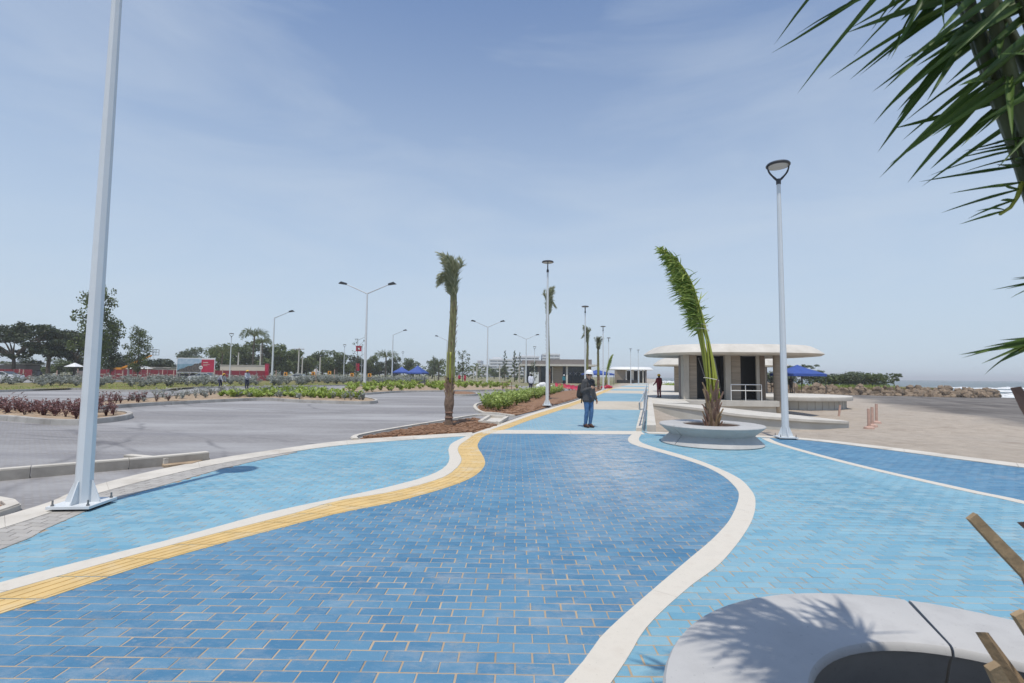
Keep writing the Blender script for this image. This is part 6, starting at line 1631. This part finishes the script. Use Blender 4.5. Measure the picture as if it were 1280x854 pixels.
# boom lift
d = 94; t = thing('boom_lift', 'orange boom lift with its long arm raised to the right behind the red fence', 'boom lift', (X(150, d), d, 0))
zb_ = Z(150, 459.5, d)
MB().box((0, 0, zb_ * .28), (2.6, 1.9, zb_ * .3)).build('chassis', M['dark_steel'], t)
for sx in (-1, 1):
    for sy in (-1, 1): MB().tube([(sx * .9, sy * .75, .42), (sx * .9, sy * 1.05, .42)], .42, 14).build('wheel', M['black'], t)
MB().box((-.2, 0, zb_ * .72), (1.9, 1.5, zb_ * .56)).build('turret', M['orange'], t)
e0, e1 = Vector((.4, 0, zb_ - .1)), Vector((X(188, d) - X(150, d), 0, Z(188, 444.5, d)))
MB().bar(e0, e0.lerp(e1, .55), .34, .34).build('boom', M['orange'], t); MB().bar(e0.lerp(e1, .5), e1, .24, .24).build('boom_extension', M['orange'], t)
bk_ = MB(); c = e1 + Vector((.5, 0, .1))
for z in (0, .55, 1.05):
    for a, b in (((-.6, -.4), (.6, -.4)), ((.6, -.4), (.6, .4)), ((.6, .4), (-.6, .4)), ((-.6, .4), (-.6, -.4))): bk_.bar(c + Vector((*a, z)), c + Vector((*b, z)), .05)
for sx in (-.6, .6):
    for sy in (-.4, .4): bk_.bar(c + Vector((sx, sy, 0)), c + Vector((sx, sy, 1.05)), .05)
bk_.build('basket', M['dark_steel'], t)
# billboard
d = 90; t = thing('billboard', 'billboard with a picture of dark rocks and a red panel beside the red fence', 'billboard', (X(244, d), d, 0))
def bz(py): return Z(244, py, d)
x0, x1, x2 = X(220.5, d) - X(244, d), X(251, d) - X(244, d), X(267, d) - X(244, d)
MB().box(((x0 + x2) / 2, .10, (bz(448) + bz(465.5)) / 2), (x2 - x0 + .15, .12, bz(448) - bz(465.5) + .15)).build('frame', M['white'], t)
def photo_mat():
    m, tt, p = base('billboard_picture')
    g = tt.nodes.new('ShaderNodeTexCoord').outputs['Object']; s = tt.nodes.new('ShaderNodeSeparateXYZ'); tt.links.new(g, s.inputs[0])
    n = noise(tt, 1.6, 5, 'Object')
    skyc = mixc(tt, rng(tt, n, .4, .6), (0.33, 0.45, 0.55, 1), (0.46, 0.55, 0.62, 1))
    seac = mixc(tt, rng(tt, n, .4, .6), (0.17, 0.30, 0.38, 1), (0.26, 0.40, 0.47, 1))
    c = mixc(tt, rng(tt, s.outputs['Z'], .15, .3), seac, skyc)
    hill = math2(tt, 'SUBTRACT', math2(tt, 'ADD', math2(tt, 'MULTIPLY', s.outputs['X'], .30), math2(tt, 'MULTIPLY', n, 1.2)), math2(tt, 'ADD', s.outputs['Z'], .75))
    rk = mixc(tt, rng(tt, noise(tt, 5, 4, 'Object'), .4, .6), (0.02, 0.022, 0.025, 1), (0.20, 0.17, 0.14, 1))
    c = mixc(tt, rng(tt, hill, 0, .08), c, rk); tt.links.new(c, p.inputs['Base Color']); p.inputs['Roughness'].default_value = .5
    return m
M['billboard'] = photo_mat(); zc_ = (bz(448) + bz(465.5)) / 2
MB().box((0, 0, 0), (x1 - x0 - .06, .03, bz(448) - bz(465.5) - .1)).build('picture', M['billboard'], t, loc=((x0 + x1) / 2, .02, zc_))
rp_ = MB().box((0, 0, 0), (x2 - x1 - .04, .04, bz(449.5) - bz(465.3))).build('red_panel', M['red'], t, loc=((x1 + x2) / 2, .0, (bz(449.5) + bz(465.3)) / 2))
for k, (zz, w_) in enumerate([(.62, .9), (.25, 1.2), (.05, .8)]): MB().box((-.25 - (1.2 - w_) / 2, -.024, zz), (w_, .008, .12 if k == 0 else .06)).build('pale_line', M['cream'], rp_)
for px in (224, 236, 248, 262): MB().box((X(px, d) - X(244, d), .16, bz(465.5) / 2), (.16, .16, bz(465.5))).build('leg', M['taupe'], t)
t = thing('crowd_barrier', 'dark low site barrier standing beneath the billboard picture', 'barrier', (X(235, 90.5), 90.5, 0))
MB().box((0, .5, .62), (X(250, 90) - X(219.5, 90), .06, 1.22)).build('panel', M['dark_steel'], t); MB().box((0, .5, 1.26), (X(250, 90) - X(219.5, 90), .1, .05)).build('top_rail', M['taupe'], t)
t = thing('round_sign', 'white round traffic sign on a post before the billboard', 'sign', (X(250.8, 80), 80, 0)); zz = Z(250.8, 459.5, 80)
MB().tube([(0, 0, 0), (0, 0, zz)], .04, 8).build('post', M['grey_steel'], t)
MB().lathe([(.0, -.02), (.30, -.02), (.30, .0), (0, .0)], 20).build('sign_face', M['white'], t, loc=(0, -.06, zz), rot=(R(90), 0, 0))
MB().box((0, -.10, zz), (.36, .02, .08)).build('dark_bar', M['dark_steel'], t)
# low pink site posts with a rope, along the road
g = 'pale site posts along the road'
pm_ = MB().tube([(0, 0, 0), (0, 0, 1.0)], [.055, .05], 8).mesh('site_post', M['pink_post'])
for k, px in enumerate([24, 29, 71, 97, 124, 153, 184, 203, 217, 268, 278, 345, 395, 418]):
    o = link('site_post', pm_, None, (X(px, 78), 78, 0)); o.scale = (1.4, 1.4, Z(px, 461 + (k % 3), 78)); tag(o, 'one of the pale pinkish posts along the road before the red fence', 'post', g)
# utility poles
def upole(px, d, pt, label, arm=False, grp='utility poles'):
    h = Z(px, pt, d); t = thing('utility_pole', label, 'pole', (X(px, d), d, -.05), 0, grp)
    MB().tube([(0, 0, 0), (0, 0, h)], [.17, .11], 8).build('pole', M['conc'], t, smooth=True)
    if arm:
        MB().bar((-1.1, -.12, h - .3), (1.1, -.12, h - .3), .12, .12).build('cross_arm', M['taupe'], t)
        for x in (-1, -.4, .4, 1): MB().lathe([(.05, 0), (.06, .12), (.03, .2)], 8, (x, -.12, h - .24)).build('insulator', M['white'], t)
    else: MB().box((0, 0, h + .03), (.26, .26, .1)).build('cap', M['taupe'], t)
upole(372.6, 100, 434.5, 'utility pole with a cross arm right of the single armed street light', True)
upole(377.3, 118, 446.5, 'plain pole just right of the cross armed utility pole')
upole(399.5, 105, 446, 'plain pole between the cross armed pole and the bare sapling')
upole(297, 98, 440.5, 'slim concrete pole between the disc lamp and the coconut palm')
upole(160, 84, 444.5, 'concrete pole beside the base of the orange boom')
upole(324.5, 110, 431, 'slim pole right of the tall coconut palm')
upole(596, 120, 457, 'short pole right of the pale sapling by the foremost palm'); upole(624.5, 112, 456, 'pole in front of the long white hotel'); upole(592, 130, 459, 'farther short pole by the pale sapling'); upole(649, 112, 455, 'pole at the left end of the flat roofed building')
# construction signs and the red sign
g = 'orange road work signs'
for px, py, d, lb in [(357, 467.5, 88, 'leftmost orange road work sign below the grove'), (391.5, 467, 86, 'orange road work sign below the round white sign'), (411.8, 466, 88, 'orange road work sign left of the disc lamp by the bare sapling'), (440, 468.5, 88, 'orange road work sign just left of the bare sapling'), (462, 469, 86, 'orange road work sign just right of the double armed street light')]:
    t = thing('road_work_sign', lb, 'sign', (X(px, d), d, 0), 0, g); zz = Z(px, py, d); s = .30
    MB().add([(-s, -.02, zz - s), (s, -.02, zz - s), (s, -.02, zz + s), (-s, -.02, zz + s), (-s, .02, zz - s), (s, .02, zz - s), (s, .02, zz + s), (-s, .02, zz + s)], [(0, 1, 2, 3), (7, 6, 5, 4), (0, 4, 5, 1), (1, 5, 6, 2), (2, 6, 7, 3), (3, 7, 4, 0)]).build('sign_board', M['orange'], t)
    MB().add([(-.16, -.03, zz - .2), (.16, -.03, zz - .2), (.05, -.03, zz + .2), (-.1, -.03, zz + .16), (-.16, -.022, zz - .2), (.16, -.022, zz - .2), (.05, -.022, zz + .2), (-.1, -.022, zz + .16)], [(0, 1, 2, 3), (7, 6, 5, 4), (0, 4, 5, 1), (1, 5, 6, 2), (2, 6, 7, 3), (3, 7, 4, 0)]).build('black_mark', M['black'], t)
    for sx in (-.25, .25): MB().tube([(sx, 0.05, 0), (sx, 0.05, zz)], .03, 6).build('leg', M['dark_steel'], t)
t = thing('round_sign', 'pale round traffic sign standing among the utility poles', 'sign', (X(394.7, 90), 90, 0)); zz = Z(394.7, 463.5, 90)
MB().tube([(0, 0, 0), (0, 0, zz)], .04, 8).build('post', M['grey_steel'], t); MB().lathe([(.0, -.02), (.36, -.02), (.36, .0), (0, .0)], 20).build('sign_face', M['white'], t, loc=(0, -.06, zz), rot=(R(90), 0, 0))
t = thing('red_banner', 'red square banner with a white patch hanging high by the bare sapling', 'banner', (X(447.4, 76), 76, 0)); zz = Z(447.4, 435.8, 76)
MB().tube([(.5, .1, 0), (.5, .1, zz + .5)], .04, 8).build('post', M['grey_steel'], t); MB().box((0, 0, zz), (.86, .04, .86)).build('banner_cloth', M['red'], t); MB().box((.02, -.025, zz - .06), (.26, .01, .34)).build('white_patch', M['white'], t)
t = thing('orange_netting', 'orange strip of site netting hanging below the red banner', 'netting', (X(446.8, 74), 74, 0)); MB().box((0, 0, Z(446.8, 459, 74)), (.5, .04, 1.1)).build('net', M['red'], t); MB().tube([(-.3, .05, 0), (-.3, .05, Z(446, 453, 74))], .03, 6).build('stake', M['taupe'], t)
# cars
def car(px, d, rz, label, paint, seed=1):
    t = thing('parked_car', label, 'car', (X(px, d), d, -.02), rz, 'cars on the road by the fence')
    side = [(-2.15, .35), (-2.18, .72), (-1.95, .92), (-1.15, 1.0), (-.45, 1.40), (.75, 1.43), (1.45, 1.02), (2.1, .93), (2.2, .6), (2.15, .32)]
    m = MB(); n = len(side); w = .86
    def tw(z): return w if z < .95 else w - (z - .95) * .45
    m.add([(x, -tw(z), z) for x, z in side] + [(x, tw(z), z) for x, z in side], [tuple(range(n)), tuple(range(2 * n - 1, n - 1, -1))] + [(i, i + n, (i + 1) % n + n, (i + 1) % n) for i in range(n)])
    m.build('body', M[paint], t, smooth=25)
    for s in (-1, 1):
        gl_ = MB().add([(-1.0, s * .86, 1.02), (1.3, s * .86, 1.04), (.72, s * .70, 1.37), (-.42, s * .70, 1.35), (-1.0, s * .80, 1.02), (1.3, s * .80, 1.04), (.72, s * .64, 1.37), (-.42, s * .64, 1.35)], [(0, 1, 2, 3), (7, 6, 5, 4), (0, 4, 5, 1), (1, 5, 6, 2), (2, 6, 7, 3), (3, 7, 4, 0)]).build('side_window', M['glass'], t)
        for x in (-1.35, 1.38):
            wl = MB().tube([(x, s * .70, .32), (x, s * .90, .32)], .32, 18).build('wheel', M['black'], t, smooth=40); MB().tube([(x, s * .89, .32), (x, s * .912, .32)], .19, 12).build('rim', M['grey_steel'], wl)
        MB().box((2.10, s * .62, .72), (.18, .36, .14)).build('headlight', M['diffuser'], t); MB().box((-2.08, s * .66, .78), (.16, .3, .16)).build('tail_light', M['red'], t)
    MB().bar((-1.18, 0, 1.045), (-.50, 0, 1.40), 1.36, .03).build('rear_window', M['glass'], t); MB().bar((1.47, 0, 1.06), (.80, 0, 1.42), 1.36, .03).build('windscreen', M['glass'], t)
car(1, 64, R(8), 'white sedan cut by the left picture edge behind the silver shrubs', 'car_white')
car(255, 82, R(0), 'silver car under the red panel of the billboard', 'white_steel')
car(373, 95, R(5), 'pale car behind the silver shrubs between the utility poles', 'car_white')
# motorcycle under the trees
t = thing('motorcycle', 'dark motorcycle parked behind the silver shrubs under the shade trees', 'motorcycle', (X(62, 76), 76, 0), R(8))
for x in (-.68, .68):
    wl = MB().lathe([(.22, -.05), (.31, -.05), (.33, 0), (.31, .05), (.22, .05)], 18, closed=True).build('wheel', M['black'], t, loc=(x, 0, .33), rot=(R(90), 0, 0))
MB().bar((-.55, 0, .62), (.3, 0, .72), .22, .26).build('tank', M['dark_steel'], t); MB().bar((-.75, 0, .82), (.0, 0, .80), .24, .12).build('seat', M['black'], t); MB().bar((.68, 0, .33), (.42, 0, 1.02), .08).build('fork', M['grey_steel'], t)
MB().bar((.42, -.34, 1.04), (.42, .34, 1.04), .04).build('handlebar', M['dark_steel'], t); MB().box((-.05, 0, .42), (.5, .25, .34)).build('engine', M['bolt'], t); MB().box((.56, 0, .95), (.14, .2, .2)).build('headlight', M['diffuser'], t)
# loose site items on the lot by the building
t = thing('red_tarp', 'long low red tarpaulin stretched over the ground left of the woman', 'tarpaulin', (X(712, 52), 52, 0))
x0, x1 = X(694, 52) - X(712, 52), X(727, 52) - X(712, 52); A, B = [], []
for i in range(21):
    u = i / 20; x = x0 + (x1 - x0) * u; h_ = .30 + .34 * (1 - u) + .05 * math.sin(i * 1.9); A.append(Vector((x, -.35 + .05 * math.sin(i), h_ - .26 + .04 * math.sin(i * 2.3)))); B.append(Vector((x, .3, h_ + .14)))
MB().ribbon(A, B, .02, -.02, True).build('sheet', M['red'], t, smooth='all')
for x in (x0 + .1, 0, x1 - .1): MB().box((x, .2, .15), (.08, .08, .3)).build('block', M['taupe'], t)
g = 'white bulk sacks'
for px, d, s, lb in [(678, 50, 1.0, 'bulging white sack lying left behind the lamp post and palm'), (688, 51.5, .62, 'flatter white sack lying right behind the lamp post')]:
    t = blob('bulk_sack', [(Vector((-.35, 0, .38 * s)), .36 * s, Vector((.3, .05, .36 * s)), .38 * s), (Vector((-.1, -.1, .6 * s)), .3 * s, Vector((.15, 0, .66 * s)), .25 * s), (Vector((.5, 0, .25)), .2 * s, Vector((.75, 0, .18)), .15 * s)], .05, M['white'], None, 2)
    t.location = (X(px, d), d, 0); tag(t, lb, 'sack', g)
t = blob('red_heap', [(Vector((-.5, 0, .15)), .2, Vector((.6, 0, .2)), .16), (Vector((.1, 0, .3)), .2, Vector((.3, 0, .25)), .2)], .05, M['red'], None, 2); t.location = (X(758, 60), 60, .05); tag(t, 'small red heap of sheeting at the end of the mulch bed', 'sheeting')
t = thing('trestle', 'low wooden trestle at the right end of the green planting bed', 'trestle', (X(634, 48.5), 48.5, .1))
for x in (-.45, 0, .45): MB().bar((x, 0, 0), (x, 0, .75), .07).build('leg', M['boot_cut'], t)
for z in (.35, .74): MB().bar((-.5, -.06, z), (.5, -.06, z), .06).build('crossbar', M['boot_cut'], t)
t = thing('dark_parasol', 'dark flat market parasol with a weighted base behind the green planting bed', 'parasol', (X(531, 66), 66, 0))
MB().tube([(0, 0, 0), (0, 0, 1.25)], .05, 8).build('pole', M['dark_steel'], t); MB().lathe([(.9, .42), (.75, .55), (.1, .68), (0, .7)], 16).build('cover', M['black'], t)

# ------------------------------------------------------------------ sea haze: one box of thin even air round everything
hb = MB().box((3000, 4600, 9), (20000, 10400, 34)).build('haze', [], kind='stuff')
hmat = bpy.data.materials.new('sea_haze'); hmat.use_nodes = True
ht = hmat.node_tree; ht.nodes.clear()
ho = ht.nodes.new('ShaderNodeOutputMaterial'); hv = ht.nodes.new('ShaderNodeVolumePrincipled')
hv.inputs['Color'].default_value = (0.97, 0.985, 1.0, 1); hv.inputs['Density'].default_value = 0.0005; hv.inputs['Anisotropy'].default_value = 0.0
ht.links.new(hv.outputs[0], ho.inputs['Volume'])
hb.data.materials.append(hmat)
